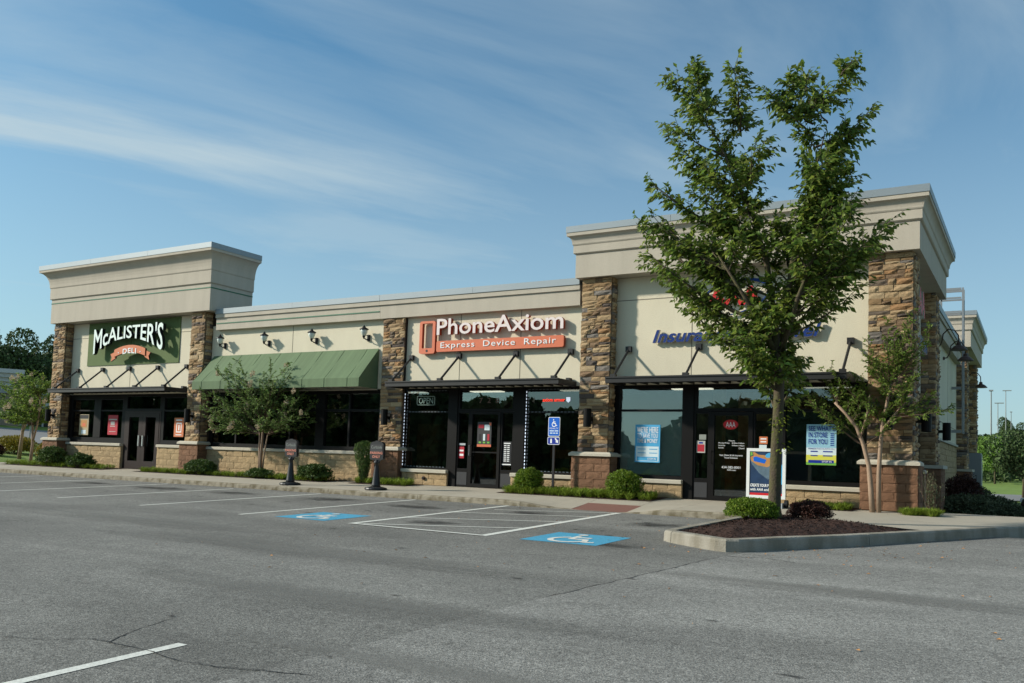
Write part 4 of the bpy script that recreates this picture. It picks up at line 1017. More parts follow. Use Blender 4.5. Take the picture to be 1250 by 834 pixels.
def sconce(x, y, label, axis='y', z=1.76):
    t = thing('wall_sconce', label, 'wall lamp', (x, y, z), 'dark cylinder lamps on the stone piers')
    dx, dy = (0, -1) if axis == 'y' else (1, 0)
    MB().lathe((x + dx * .22, y + dy * .22, z), [(.095, 0), (.105, .01), (.105, .47), (.095, .48)], 14).build('lamp_tube', M['bronze'], t)
    c = (x + dx * .07, y + dy * .07); w = (.035, .08) if axis == 'y' else (.08, .035)
    B((c[0] - w[0], c[0] + w[0], c[1] - w[1], c[1] + w[1], z + .2, z + .28)).build('arm', M['bronze'], t)
    e = .06; B((x - (e if axis == 'y' else .0), x + (e if axis == 'y' else .02), y - (.02 if axis == 'y' else e), y + (0 if axis == 'y' else e), z + .1, z + .38)).build('back_plate', M['bronze'], t)
sconce(-34.25, -.37, 'dark tube lamp on the leftmost stone pier of the deli'); sconce(-25.84, -.37, 'dark tube lamp on the stone pier between deli door and green awning')
sconce(-17.12, -.14, 'dark tube lamp on the stone pier left of the phone shop window'); sconce(-10.14, -.37, 'dark tube lamp on the stone pier between phone shop and insurance office')
sconce(-2.84, -.37, 'dark tube lamp on the corner pier behind the crape myrtle'); sconce(-2.36, .12, 'dark tube lamp on the side face of the corner pier', 'x'); sconce(-2.37, 5.25, 'dark tube lamp on the first pier along the side wall', 'x')
def gooseneck(x, y, z, label):
    t = thing('gooseneck_lamp', label, 'wall lamp', (x, y, z), 'gooseneck lamps along the side wall')
    MB().tube([(x, y, z), (x + .12, y, z + .02), (x + .2, y, z + .15), (x + .24, y, z + .42), (x + .38, y, z + .56), (x + .55, y, z + .52), (x + .66, y, z + .36), (x + .67, y, z + .12)], .02, 6).build('arm', M['rust'], t, True)
    MB().lathe((x + .67, y, z - .1), [(.25, 0), (.245, .02), (.16, .11), (.07, .16), (.06, .24), (.03, .25)], 16).build('lamp_shade', M['rust'], t)
    MB().lathe((x, y, z - .05), [(.06, 0), (.06, .1)], 8).build('wall_plate', M['rust'], t)
gooseneck(-2.75, 8.4, 4.72, 'gooseneck lamp on the side wall nearest the corner tower'); gooseneck(-2.75, 11.2, 4.72, 'gooseneck lamp on the side wall beside the roof ladder'); gooseneck(-2.75, 20.2, 4.62, 'gooseneck lamp on the far tower of the side wall')

# ================================================================== SIGNS
sg = thing('deli_sign_panel', 'dark green panel with raised white arched deli lettering on the tower', 'sign', (-30, 0, 4.0))
B((-32.73, -30.006, -.03, -.001, 4.0, 5.71), (-29.994, -27.19, -.03, -.001, 4.0, 5.71)).build('panel', M['signgreen'], sg)
def dw(u, t):  # deli letter positions scaled about the camera from their wall-plane values
    zb = 4.97 - .58 * abs(2 * u - 1) ** 2; zt = 5.44 + .07 * u
    return -31.92 + 4.17 * u, zb + (zt - zb) * t
letters(sg, text_fit("McALISTER'S", 0, 1, 0, 1, -.34, .13, warp=dw, bold=.012), [M['signwhite'], M['black']])
rb = [(-30.55 + 1.85 * i / 14, 4.56 + .16 * (1 - (2 * i / 14 - 1) ** 2) - .04) for i in range(15)]
MB().poly([(x, z + .26 - .26) for x, z in [(a, b - .26) for a, b in rb]] + [(a, b + .02) for a, b in reversed(rb)], -.36, -.28, 0, 1).build('ribbon', [M['ribbon'], M['black']], sg)
for s, xa in ((-1, -30.50), (1, -28.75)):
    MB().poly([(xa, 4.22), (xa + s * .28, 4.10), (xa + s * .22, 4.25), (xa + s * .32, 4.38), (xa, 4.48)][::s * -1 or 1], -.33, -.27, 0, 1).build('ribbon_tail', [M['ribbon'], M['black']], sg)
letters(sg, text_fit('DELI', 0, 1, 0, 1, -.372, .011, warp=lambda u, t: (-30.02 + .80 * u, 4.335 + .03 * (1 - (2 * u - 1) ** 2) + .2 * t + .02), bold=.02, spacing=1.15), [M['white'], M['white']])
for x in (-30.28, -28.98): MB().poly([(x + .025 * math.cos(a * .785), 4.42 + .025 * math.sin(a * .785)) for a in range(8)], -.37, -.361).build('ribbon_dot', M['white'], sg)
B((-31.9, -27.9, -.27, -.20, 5.10, 5.18), (-31.0, -30.94, -.20, -.03, 5.11, 5.17), (-28.6, -28.54, -.20, -.03, 5.11, 5.17)).build('mounting_rail', M['black'], sg)

pp = thing('phone_shop_sign', 'orange phone outline with white lettering and an orange banner on the beige wall', 'sign', (-13.6, 0, 3.92))
m = MB(); outer = rrect(-16.05, -15.47, 3.925, 4.91, .07); inner = rrect(-15.95, -15.57, 4.09, 4.84, .02)  # phone sign numbers brought forward from the wall by scaling about the camera
n = len(outer)
b = MB()
for y in (-.17, -.06):
    for pth in (outer, inner): b.v += [(x, y, z) for x, z in pth]
for i in range(n):
    j = (i + 1) % n
    b.f += [(i, j, n + j, n + i), (2 * n + j, 2 * n + i, 3 * n + i, 3 * n + j), (i, 2 * n + i, 2 * n + j, j), (n + j, 3 * n + j, 3 * n + i, n + i)]; b.mi += [0, 0, 1, 1]
b.build('phone_outline', [M['orange'], M['orangeside']], pp)
MB().poly([(-15.76 + .04 * math.cos(a * .628), 4.01 + .04 * math.sin(a * .628)) for a in range(10)], -.174, -.169).build('phone_button', M['black'], pp)
letters(pp, text_fit('PhoneAxiom', -15.41, -11.15, 4.465, 4.955, -.18, .11, bold=.012, spacing=1.0), [M['pinkwhite'], M['orangeside']])
MB().poly(rrect(-15.41, -11.13, 3.965, 4.29, .05), -.17, -.06, 0, 1).build('banner', [M['orange'], M['orangeside']], pp)
letters(pp, text_fit('Express  Device  Repair', -15.25, -11.36, 4.02, 4.24, -.183, .012, spacing=1.12), [M['white'], M['white']])

isg = thing('insurance_lettering', 'blue slanted raised letters on the beige wall partly behind the large tree', 'sign', (-6.5, 0, 3.95))
letters(isg, text_fit('Insurance & Travel', -8.56, -4.36, 3.965, 4.30, -.13, .08, bold=.022, shear=.28), [M['blue'], M['trimw']])
alg = thing('red_letter_logo', 'three red raised letters with a blue oval above the blue lettering', 'sign', (-6.5, 0, 4.7))
letters(alg, text_fit('AAA', -7.12, -5.78, 4.82, 5.28, -.13, .08, bold=.03, spacing=.92), [M['red'], M['trimw']])
def swoosh(cx, cz, rx, rz, y, w, tilt):
    b = MB(); n = 40
    for yy in (y, y + .05):
        for k in (0, 1):
            for i in range(n):
                a = 2 * math.pi * i / n; g = 1 - k * w * (.6 + .4 * math.cos(a - .5)); X = rx * g * math.cos(a); Z = rz * g * math.sin(a)
                b.v.append((cx + X * math.cos(tilt) - Z * math.sin(tilt), yy, cz + X * math.sin(tilt) + Z * math.cos(tilt)))
    for i in range(n):
        j = (i + 1) % n; b.f += [(i, j, n + j, n + i), (i, 2 * n + i, 2 * n + j, j), (n + j, 3 * n + j, 3 * n + i, n + i)]; b.mi += [0, 0, 0]
    return b
swoosh(-6.45, 5.03, .95, .42, -.10, .14, .2).build('blue_oval', M['blue'], alg)
# the same signs on the side wall
ssg = thing('side_wall_logo', 'red and blue letters on the side wall of the corner tower', 'sign', (-2.75, 2.6, 4.3))
def side_letters(parent, chars, mats):
    p = wloc(parent)
    for ch, v, f, mi in chars:
        q = [Vector((-2.75 - w.y, w.x, w.z)) for w in v]; c = Vector((q[0].x, sum(k.y for k in q) / len(q), min(k.z for k in q)))
        add('letter', mesh_from('letter', [k - c for k in q], f, mats, False, mi), parent, c)
side_letters(ssg, text_fit('AAA', 1.6, 3.6, 4.85, 5.5, -.22, .1, bold=.03), [M['red'], M['trimw']])
side_letters(ssg, text_fit('Insurance & Travel', .9, 4.4, 4.0, 4.35, -.2, .1, bold=.02, shear=.28), [M['blue'], M['trimw']])

# ---- posters in the windows (flat prints)
def poster(label, x0, x1, z0, z1, m, bands=(), lines=(), y=.078, cat='poster'):
    t = thing('window_poster', label, cat, ((x0 + x1) / 2, y, z0))
    B((x0, x1, y, y + .012, z0, z1)).build('print', M[m], t)
    k = 0
    for (a, b, c, d, mm) in bands:
        k += 1; B((a, b, y - .001 - .0006 * k, y, c, d)).build('print_band', M[mm], t)
    for lm, ls in lines: print_lines(t, [(s, a, b, c, d, y - .012, dict(res=2, bold=.010)) for s, a, b, c, d in ls], M[lm])
    return t
X0, X1, Z0, Z1 = -9.06, -8.37, .885, 1.865
poster('blue and white poster with large white capitals in the left insurance window', X0, X1, Z0, Z1, 'pblue',
    [(X0 + .03, X1 - .03, Z0 + .03, 1.30, 'ppale'), (X0 + .05, X1 - .05, 1.30, 1.37, 'pblue'), (X0 + .06, X1 - .06, .93, 1.03, 'pblue')] + [(X0 + .08, X0 + .30, z, z + .02, 'pblue') for z in (1.12, 1.22)] + [(X0 + .40, X1 - .07, z, z + .02, 'pblue') for z in (1.12, 1.22)],
    [('white', [("WE'RE HERE", X0 + .05, X1 - .05, 1.655, 1.81), ('TO SAVE YOU', X0 + .06, X1 - .06, 1.52, 1.64), ('TIME & MONEY', X0 + .06, X1 - .06, 1.39, 1.50), ('STOP IN', X0 + .36, X1 - .1, .955, 1.005)])])
X0, X1, Z0, Z1 = -4.71, -4.035, .955, 1.91
poster('blue to yellow poster with dark blue capitals in the right insurance window', X0, X1, Z0, Z1, 'ppale',
    [(X0, X1, 1.36, Z1, 'psky'), (X0, X1, Z0, 1.02, 'pgreen'), (X0, X1, 1.02, 1.19, 'pyellow'), (X0 + .05, X1 - .05, 1.0, 1.07, 'signnavy')] + [(X0 + .10, X0 + .26, z, z + .025, 'signnavy') for z in (1.16, 1.26)] + [(X0 + .38, X1 - .08, z, z + .025, 'signnavy') for z in (1.16, 1.26)] + [(X1 - .13, X1 - .05, 1.41 + .045 * i, 1.43 + .045 * i, 'signnavy') for i in range(7)],
    [('signnavy', [("SEE WHAT'S", X0 + .05, X1 - .04, 1.755, 1.87), ('IN STORE', X0 + .05, X1 - .2, 1.60, 1.72), ('FOR YOU', X0 + .05, X1 - .2, 1.445, 1.565), ('MEMBER DISCOUNTS ON', X0 + .05, X1 - .05, 1.325, 1.35)]), ('white', [('STOP IN', X0 + .36, X1 - .1, 1.015, 1.055)])]) if M.setdefault('psky', mat('poster_sky', (.27, .50, .62), .5)) else None
poster('tan food poster with a dark heading in the leftmost deli window', -33.15, -32.55, 1.25, 2.07, 'ptan', [(-33.13, -32.57, 1.9, 2.05, 'black'), (-33.05, -32.65, 1.55, 1.85, 'wood'), (-33.0, -32.7, 1.3, 1.45, 'ppale'), (-32.95, -32.75, 1.60, 1.72, 'orange')])
poster('crimson poster with a pale emblem in the second deli window', -31.30, -30.70, 1.28, 2.05, 'pred', [(-31.25, -30.75, 1.85, 1.90, 'trimw'), (-31.15, -30.85, 1.60, 1.63, 'trimw'), (-31.2, -30.8, 1.40, 1.42, 'trimw'), (-31.12, -30.88, 1.66, 1.8, 'trimw')])
poster('orange poster with a white frame right of the deli door', -27.36, -26.83, 1.26, 1.96, 'ribbon', [(-27.24, -26.95, 1.42, 1.78, 'white'), (-27.2, -26.99, 1.46, 1.74, 'ribbon'), (-27.12, -27.06, 1.5, 1.7, 'white'), (-27.26, -26.93, 1.85, 1.90, 'white'), (-27.26, -26.93, 1.32, 1.35, 'white')])
poster('dark poster of phone accessories on the phone shop door', -13.98, -13.50, 1.18, 1.90, 'panelgrey', [(-13.98, -13.5, 1.18, 1.25, 'orange'), (-13.94, -13.76, 1.72, 1.82, 'pred'), (-13.74, -13.56, 1.66, 1.82, 'ppale'), (-13.58, -13.51, 1.80, 1.88, 'orange')] + [(-13.92 + .145 * i, -13.85 + .145 * i, 1.36, 1.55, c) for i, c in enumerate(('black', 'ppale', 'pred'))] + [(-13.92 + .145 * i, -13.84 + .145 * i, 1.28, 1.33, 'pgreen') for i in range(3)], y=.052)
poster('small red and white card beside the phone shop door handle', -14.62, -14.44, .83, 1.17, 'pred', [(-14.6, -14.46, .9, .96, 'white'), (-14.6, -14.46, 1.03, 1.08, 'white'), (-14.62, -14.4, 1.21, 1.27, 'plasticgrey')])
poster('white lettered opening hours on the right side light of the phone shop', -13.12, -12.82, .66, 1.35, 'black', [(-13.08, -12.86, 1.28, 1.31, 'white')] + [(-13.07, -12.99, 1.22 - .055 * i, 1.245 - .055 * i, 'white') for i in range(9)] + [(-12.96, -12.88, 1.22 - .055 * i, 1.245 - .055 * i, 'white') for i in range(9)] + [(-13.12, -12.82, .68, .71, 'white')])
poster('red and white notice beside the insurance door handle', -7.39, -7.17, 1.17, 1.47, 'trimw', [(-7.37, -7.19, 1.2, 1.38, 'pred'), (-7.33, -7.23, 1.40, 1.44, 'signnavy'), (-7.33, -7.15, 1.50, 1.63, 'frosted')])
poster('orange no soliciting notice on the insurance side light', -5.82, -5.62, 1.42, 1.60, 'ribbon', [(-5.79, -5.65, 1.53, 1.56, 'white'), (-5.79, -5.65, 1.46, 1.49, 'white'), (-5.82, -5.64, 1.26, 1.40, 'ppale')])
# decals on the doors
dcl = thing('door_lettering', 'white opening hours and red logo lettering on the insurance door glass', 'decal', (-6.5, .07, 1.0))
MB().poly([(-6.53 + .19 * math.cos(a * .314), 1.885 + .12 * math.sin(a * .314)) for a in range(20)], .0695, .0705).build('logo_oval', M['red'], dcl)
print_lines(dcl, [('AAA', -6.65, -6.41, 1.82, 1.95, .068)], M['white'])
print_lines(dcl, [(s, a, b, c, d, .068) for s, a, b, c, d in (('Hours', -6.57, -6.42, 1.47, 1.505), ('Monday-Friday', -6.83, -6.55, 1.405, 1.445), ('8:30am-5:30pm', -6.49, -6.18, 1.405, 1.445), ('Saturday', -6.83, -6.66, 1.345, 1.385), ('9:00am-1:00pm', -6.49, -6.18, 1.345, 1.385), ('Sunday', -6.83, -6.69, 1.285, 1.325), ('Closed', -6.32, -6.18, 1.285, 1.325), ('Auto, Home & Life Insurance', -6.8, -6.22, 1.10, 1.15), ('Travel Solutions', -6.68, -6.34, 1.045, 1.085), ('434-385-0001', -6.74, -6.27, .80, .86), ('AAA.com', -6.6, -6.38, .745, .785))], M['white'])
M['numgrey'] = mat('number_grey', (.22, .13, .11), .6)
num = thing('street_number', 'faint street number above the phone shop door', 'decal', (-13.5, .094, 2.4))
print_lines(num, [('7  2  8', -13.98, -13.30, 2.45, 2.60, .094)], M['numgrey'])
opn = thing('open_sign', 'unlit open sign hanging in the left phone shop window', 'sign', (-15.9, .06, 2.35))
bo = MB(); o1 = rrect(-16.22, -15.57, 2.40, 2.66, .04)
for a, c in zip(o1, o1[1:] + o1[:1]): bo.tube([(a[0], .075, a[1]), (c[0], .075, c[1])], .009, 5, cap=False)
bo.build('border_tube', M['neonglow'], opn)
print_lines(opn, [('OPEN', -16.16, -15.63, 2.44, 2.62, .075)], M['neonglow'])
arm = thing('lit_brand_sign', 'small lit red sign in the right phone shop window', 'sign', (-11.5, .06, 2.45))
B((-11.86, -11.16, .075, .09, 2.49, 2.51)).build('bar', M['black'], arm)
print_lines(arm, [('axiom armor', -11.86, -11.16, 2.48, 2.575, .072, dict(res=2, bold=.02))], M['neonred'])
MB().poly([(-11.12, 2.60), (-11.12, 2.50), (-11.06, 2.45), (-11.0, 2.50), (-11.0, 2.60)][::-1], .072, .08).build('shield', M['led'], arm)
def led(label, segs):
    t = thing('led_strip', label, 'light strip', (segs[0][0][0], .04, segs[0][0][1])); m = MB()
    for (xa, za), (xb, zb), n in segs:
        for i in range(n):
            a = i / n; c = (i + .55) / n; X0_, X1_ = sorted((xa + (xb - xa) * a, xa + (xb - xa) * c)); Z0_, Z1_ = sorted((za + (zb - za) * a, za + (zb - za) * c))
            m.box(X0_ - (.009 if X1_ - X0_ < .02 else 0), X1_ + (.009 if X1_ - X0_ < .02 else 0), .030, .044, Z0_ - (.007 if Z1_ - Z0_ < .02 else 0), Z1_ + (.007 if Z1_ - Z0_ < .02 else 0))
    o = m.build('led', M['led'], t); o['kind'] = 'stuff'
led('dashed white light strip round the left phone shop window', [((-16.66, .56), (-16.66, 2.80), 22)])
led('dashed white light strip round the right phone shop window', [((-12.36, .50), (-12.36, 2.82), 24)])
M['leddim'] = mat('led_dim', (.13, .16, .18), .4, emit=.0)
for l, x0, x1 in (('faint dashed strip across the left phone shop window', -16.6, -15.05), ('faint dashed strip across the right phone shop window', -12.3, -10.8)):
    t = thing('led_strip', l, 'light strip', ((x0 + x1) / 2, .04, 2.18)); m = MB()
    for z in (2.19, .545, 2.82):
        for i in range(13): a = x0 + (x1 - x0) * i / 13; m.box(a, a + .06, .031, .044, z - .01, z + .008)
    o = m.build('led', M['leddim'], t); o['kind'] = 'stuff'

# ---- street signs
def parking_sign(x, y, label):
    z = walk_z(x, y); t = thing('parking_sign', label, 'sign', (x, y, z), 'portable parking signs on the kerb')
    MB().lathe((x, y, z), [(.30, 0), (.31, .02), (.30, .055), (.22, .075), (.14, .09)], 20).build('rubber_base', M['blackplastic'], t, False)
    MB().lathe((x, y, z + .08), [(.135, 0), (.12, .06), (.06, .55), (.055, .64), (.085, .655), (.085, .69), (.05, .70), (.05, .74)], 14).build('post', M['blackplastic'], t, True)
    MB().poly([(x - .13, z + .82), (x + .13, z + .82), (x + .06, z + .76), (x - .06, z + .76)][::-1], y - .02, y + .04).build('bracket', M['blackplastic'], t)
    pts = [(x - .20, z + .82), (x + .20, z + .82), (x + .235, z + .86), (x + .235, z + 1.25), (x + .17, z + 1.31), (x + .07, z + 1.325), (x + .05, z + 1.345), (x - .05, z + 1.345), (x - .07, z + 1.325), (x - .17, z + 1.31), (x - .235, z + 1.25), (x - .235, z + .86)]
    MB().poly(pts, y - .035, y + .055).build('sign_panel', M['blackplastic'], t)
    B((x - .205, x + .205, y - .041, y - .036, z + 1.04, z + 1.24)).build('face', M['panelgrey'], t)
    print_lines(t, [('Curbside', x - .19, x + .19, z + 1.13, z + 1.21, y - .045)], M['frosted'], 'top_lettering')
    print_lines(t, [('PARKING', x - .215, x + .215, z + .975, z + 1.045, y - .046, dict(bold=.02, res=2)), ('ONLY', x - .14, x + .14, z + .87, z + .945, y - .046, dict(bold=.02, res=2))], M['salmon'])
M['salmon'] = mat('sign_salmon', (.62, .24, .17), .5)
parking_sign(-18.78, -2.5, 'black portable parking sign on a tapered post in front of the green awning'); parking_sign(-15.6, -2.45, 'black portable parking sign on a tapered post left of the phone shop window')
x, y = -11.0, -.8
t = thing('accessible_parking_sign', 'blue accessible parking sign on a black post between round shrub and pier', 'sign', (x, y, -.04))
B((x - .03, x + .03, y, y + .04, -.1, 1.95)).build('post', M['black'], t)
MB().poly(rrect(x - .175, x + .175, 1.49, 2.00, .03), y - .008, y - .002, 0).build('sign_edge', M['white'], t)
p_ = MB().poly(rrect(x - .16, x + .16, 1.505, 1.985, .022), y - .012, y - .0085).build('sign_plate', M['signblue'], t)
v = []; f = []
for k, pl in enumerate(pict_polys(.10)):
    n = len(v); v += [(x - .105 + .21 * ux, y - .0135 - .0001 * k, 1.735 + .225 * uz) for ux, uz in pl]; f.append(tuple(range(n, len(v))))
pw = wloc(t); add('wheelchair_mark', mesh_from('wheelchair_mark', [Vector(q) - pw for q in v], f, M['white']), t, pw)
print_lines(t, [('PENALTY', x - .13, x + .13, 1.68, 1.72, y - .014)], M['white'])
bb = MB()
for z, xs_ in ((1.62, (-.13, .0)), (1.62, (.02, .13)), (1.56, (-.12, -.04)), (1.56, (-.02, .04)), (1.56, (.06, .12))): bb.box(x + xs_[0], x + xs_[1], y - .014, y - .0125, z, z + .028)
bb.build('small_print', M['ppale'], t)
MB().poly(rrect(x - .185, x + .175, 1.27, 1.475, .03), y - .008, y - .002).build('sign_edge', M['white'], t)
MB().poly(rrect(x - .17, x + .16, 1.285, 1.46, .022), y - .012, y - .0085).build('arrow_plate', M['signnavy'], t)
ar = MB().poly([(x + .03, 1.43), (x + .06, 1.45), (x + .11, 1.385), (x + .135, 1.40), (x + .135, 1.31), (x + .05, 1.34), (x + .08, 1.36)][::-1], y - .014, y - .0125).poly([(x - .10, 1.31), (x - .05, 1.31), (x - .05, 1.40), (x - .075, 1.44), (x - .10, 1.40)], y - .014, y - .0125)
ar.build('arrow', M['white'], t)
# pavement sign by the insurance door
x0, x1, z0, z1, y = -5.755, -4.875, .15, 1.285, -1.2
t = thing('pavement_sign', 'white framed pavement sign with a boat picture behind the tree trunk', 'sign', (-5.3, y, -.06))
B((x0, x1, y, y + .05, z0, z0 + .07), (x0, x1, y, y + .05, z1 - .07, z1), (x0, x0 + .07, y, y + .05, z0 + .07, z1 - .07), (x1 - .07, x1, y, y + .05, z0 + .07, z1 - .07)).build('frame', M['alu'], t)
a, b, c, d = x0 + .07, x1 - .07, z0 + .07, z1 - .07
B((a, b, y + .012, y + .04, c, d)).build('print', M['navy'], t)
def sheet(name, pts, dy, m): MB().poly(pts, y + .012 - dy, y + .0118, 0).build(name, M[m], t)
el = lambda cx, cz, rx, rz, rot=0: [(cx + rx * math.cos(q * .314) * math.cos(rot) - rz * math.sin(q * .314) * math.sin(rot), cz + rx * math.cos(q * .314) * math.sin(rot) + rz * math.sin(q * .314) * math.cos(rot)) for q in range(20)]
sheet('boat_hull', [(a, 1.05), (a + .05, .92), (a + .22, .72), (a + .42, .58), (a + .55, .66), (a + .52, .95)], .001, 'pictgrey') if M.setdefault('pictgrey', mat('boat_hull', (.10, .15, .19), .5, vary=.5, vscale=12)) else None
sheet('boat_deck', [(a, 1.08), (a + .04, .99), (a + .18, .90), (a + .40, .86), (a + .56, .95), (a + .50, 1.12), (a + .2, 1.14), (a + .1, 1.2), (a + .06, 1.19), (a + .09, 1.12)], .002, 'wood')
sheet('towel', [(a + .08, 1.08), (a + .09, .99), (a + .34, .94), (a + .38, 1.03), (a + .14, 1.10)], .003, 'signblue'); sheet('cap', el(a + .44, 1.13, .09, .055, .3), .003, 'pblue'); sheet('leaves', [(a, 1.2), (a, 1.1), (a + .07, 1.13), (a + .05, 1.2)], .003, 'pgreen')
sheet('sea', [(a + .58, .48), (b, .48), (b, .95), (a + .66, .8)], .001, 'pblue')
sheet('red_band', [(a, c), (b, c), (b, c + .055), (a, c + .055)], .002, 'red')
print_lines(t, [('CREATE YOUR P', a + .02, a + .44, c + .19, c + .26, y + .006, dict(bold=.03, res=2)), ('AY', b - .10, b - .02, c + .19, c + .26, y + .006, dict(bold=.03, res=2)), ('with AAA and', a + .02, a + .44, c + .10, c + .165, y + .006, dict(bold=.02, res=2))], M['white'])
B((x0 + .06, x0 + .55, y - .12, y + .3, -.06, .06)).build('base', M['plasticgrey'], t); B((x1 - .42, x1 - .04, y - .12, y + .3, -.06, .06)).build('base', M['plasticgrey'], t)
for xx in (x0 + .25, x1 - .2): B((xx - .03, xx + .03, y + .01, y + .045, .06, z0)).build('leg', M['galv'], t)
MB().tube([(x1 - .02, y + .06, .05), (x1 + .05, y + .06, .05)], .09, 14).build('wheel', M['black'], t)
hb = thing('hose_bib', 'round brown hose outlet on the tan block wall under the phone window', 'hose outlet', (-15.75, -.07, .16))
MB().tube([(-15.75, -.06, .2), (-15.75, -.11, .2)], .055, 12).build('outlet', M['rust'], hb); MB().tube([(-15.75, -.11, .2), (-15.75, -.13, .2)], .03, 8).build('valve', M['black'], hb)
# downpipe by the corner
dp = thing('vent_pipe', 'pale capped pipe standing against the corner pier base', 'pipe', (-2.17, -.05, -.02))
MB().tube([(-2.16, .0, -.05), (-2.16, .0, .86)], .03, 8).build('pipe', M['barkpale'], dp); MB().lathe((-2.16, 0, .84), [(.045, 0), (.05, .05), (.02, .08)], 10).build('pipe_cap', M['cap'], dp)

# ================================================================== PLANTS
def twig_leaves(path_pts, r, n_twigs, tw_len, per, size, droop=.25, t0=.25, up=.15, flat_=.55):
    """leaf positions on side twigs along a branch: returns lists centre, normal, direction, length, width"""
    C, Nn, D, Ls, Ws = [], [], [], [], []; segs = []
    n = len(path_pts)
    for k in range(n_twigs):
        t = t0 + (1 - t0) * (k + r.random()) / n_twigs; i = min(int(t * (n - 1)), n - 2); fr_ = t * (n - 1) - i
        p = path_pts[i].lerp(path_pts[i + 1], fr_); d = (path_pts[i + 1] - path_pts[i]).normalized()
        side = d.cross(Vector((r.uniform(-flat_, flat_), r.uniform(-flat_, flat_), 1))).normalized() * (1 if r.random() < .5 else -1)
        td = (d * r.uniform(.35, .9) + side * r.uniform(.5, 1) + Vector((0, 0, r.uniform(-.1, .3) + up))).normalized()
        L = tw_len * r.uniform(.45, 1.15) * (1.15 - .5 * t); end = p + td * L - Vector((0, 0, droop * L * .5))
        segs.append((p, end))
        for q in range(per):
            s = (q + .6 + r.uniform(-.3, .3)) / per; c = p.lerp(end, s)
            ld_ = (td * .7 + td.cross(Vector((0, 0, 1))) * (.9 if q % 2 else -.9) * r.uniform(.5, 1) + Vector((r.uniform(-.3, .3), r.uniform(-.3, .3), r.uniform(-.8, .15) - droop))).normalized()
            sz = size * r.uniform(.65, 1.25)
            C.append(c + ld_ * sz * .55); D.append(ld_); Nn.append((r.gauss(0, .9), r.gauss(-.25, .9), 1)); Ls.append(sz); Ws.append(sz * r.uniform(.42, .6))
    return C, Nn, D, Ls, Ws, segs
def build_tree(name, label, cat, base, trunk_paths, limbs, leaf_m, bark_m, tw, seed, group=None, extra=None):
    """trunk_paths: [(points, radii)], limbs: [(points, r0)] each leafed"""
    t = thing(name, label, cat, base, group); r = random.Random(seed); b = Vector(base)
    m = MB()
    for pts, rs in trunk_paths: m.tube([b + Vector(p) for p in pts], rs, 12)
    m.build('trunk', M[bark_m], t, True)
    lb = MB(); C, Nn, D, Ls, Ws = [], [], [], [], []
    for pts, r0 in limbs:
        P = [b + Vector(p) for p in pts]
        lb.tube(P, [max(.004, r0 * (1 - .85 * i / (len(P) - 1))) for i in range(len(P))], 5, cap=False)
        c, n, d, l, w, sg_ = twig_leaves(P, r, **tw); C += c; Nn += n; D += d; Ls += l; Ws += w
        for p, e in sg_: lb.tube([p, e], [.007, .003], 3, cap=False)
    lb.build('branches', M[bark_m if bark_m == 'bark' else 'twig'], t, True)
    me = leaves_mesh('crown', [c - b for c in C], Nn, D, Ls, Ws, M[leaf_m]); add('crown', me, t, b)
    return t, C
def attach(tip, leaders, r, k=.55):
    """point on a leader from which a limb to this tip grows"""
    best = None
    for pts in leaders:
        for i in range(len(pts) - 1):
            for s in (0, .33, .66):
                p = Vector(pts[i]).lerp(Vector(pts[i + 1]), s); h = math.hypot(tip.x - p.x, tip.y - p.y)
                want = tip.z - k * h - .25; c = abs(p.z - want) * 1.0 + h * .55 + (5 if p.z > tip.z - .05 else 0)
                if best is None or c < best[0]: best = (c, p)
    return best[1]
def limb(p0, tip, r, n=9, sag=.12, rise=.35):
    mid = p0.lerp(tip, .5) + Vector((0, 0, -sag * (tip - p0).length)) + Vector((r.uniform(-.1, .1), r.uniform(-.1, .1), 0)); P = []
    for i in range(n + 1): P.append(bez(p0, mid, tip, i / n) + Vector((r.uniform(-.02, .02), r.uniform(-.02, .02), r.uniform(-.02, .02))) * (0 if i in (0,) else 1))
    return P
K = 1.051
SX = .95
elm_tips = [(-1.85, 8.7), (-1.59, 8.0), (-2.06, 8.21), (-.73, 8.1), (-1.03, 7.62), (-2.15, 7.41), (-1.25, 7.03), (-.21, 6.75), (-1.85, 6.72), (.31, 8.12), (1.26, 8.07), (.67, 7.57), (1.49, 7.23), (-.02, 7.5), (1.26, 6.76), (1.34, 5.96), (.54, 6.81), (1.03, 6.36), (-2.51, 6.33), (-2.94, 5.62), (-2.82, 4.99), (-2.33, 4.54), (-2.36, 5.58), (-1.7, 4.26), (-1.94, 3.61), (-1.55, 6.12), (-1.06, 5.56), (-.46, 5.75), (.13, 5.4), (.7, 5.36), (1.24, 5.4), (1.9, 5.22), (1.54, 4.41), (1.83, 4.9), (1.54, 4.09), (.85, 4.36), (.52, 2.79), (-.26, 2.74), (-.68, 2.98), (.25, 2.37), (-1.04, 4.44), (-.44, 4.92), (.15, 4.34), (-.28, 3.78), (.44, 3.73), (.71, 4.8), (-1.21, 5.15), (-1.39, 4.7), (-.87, 3.51), (-.42, 3.27), (1.25, 4.75), (-.77, 6.48), (-1.4, 6.58), (.83, 5.96), (-2.07, 3.97), (-1.61, 5.03), (1.1, 5.7)]
er = random.Random(21)
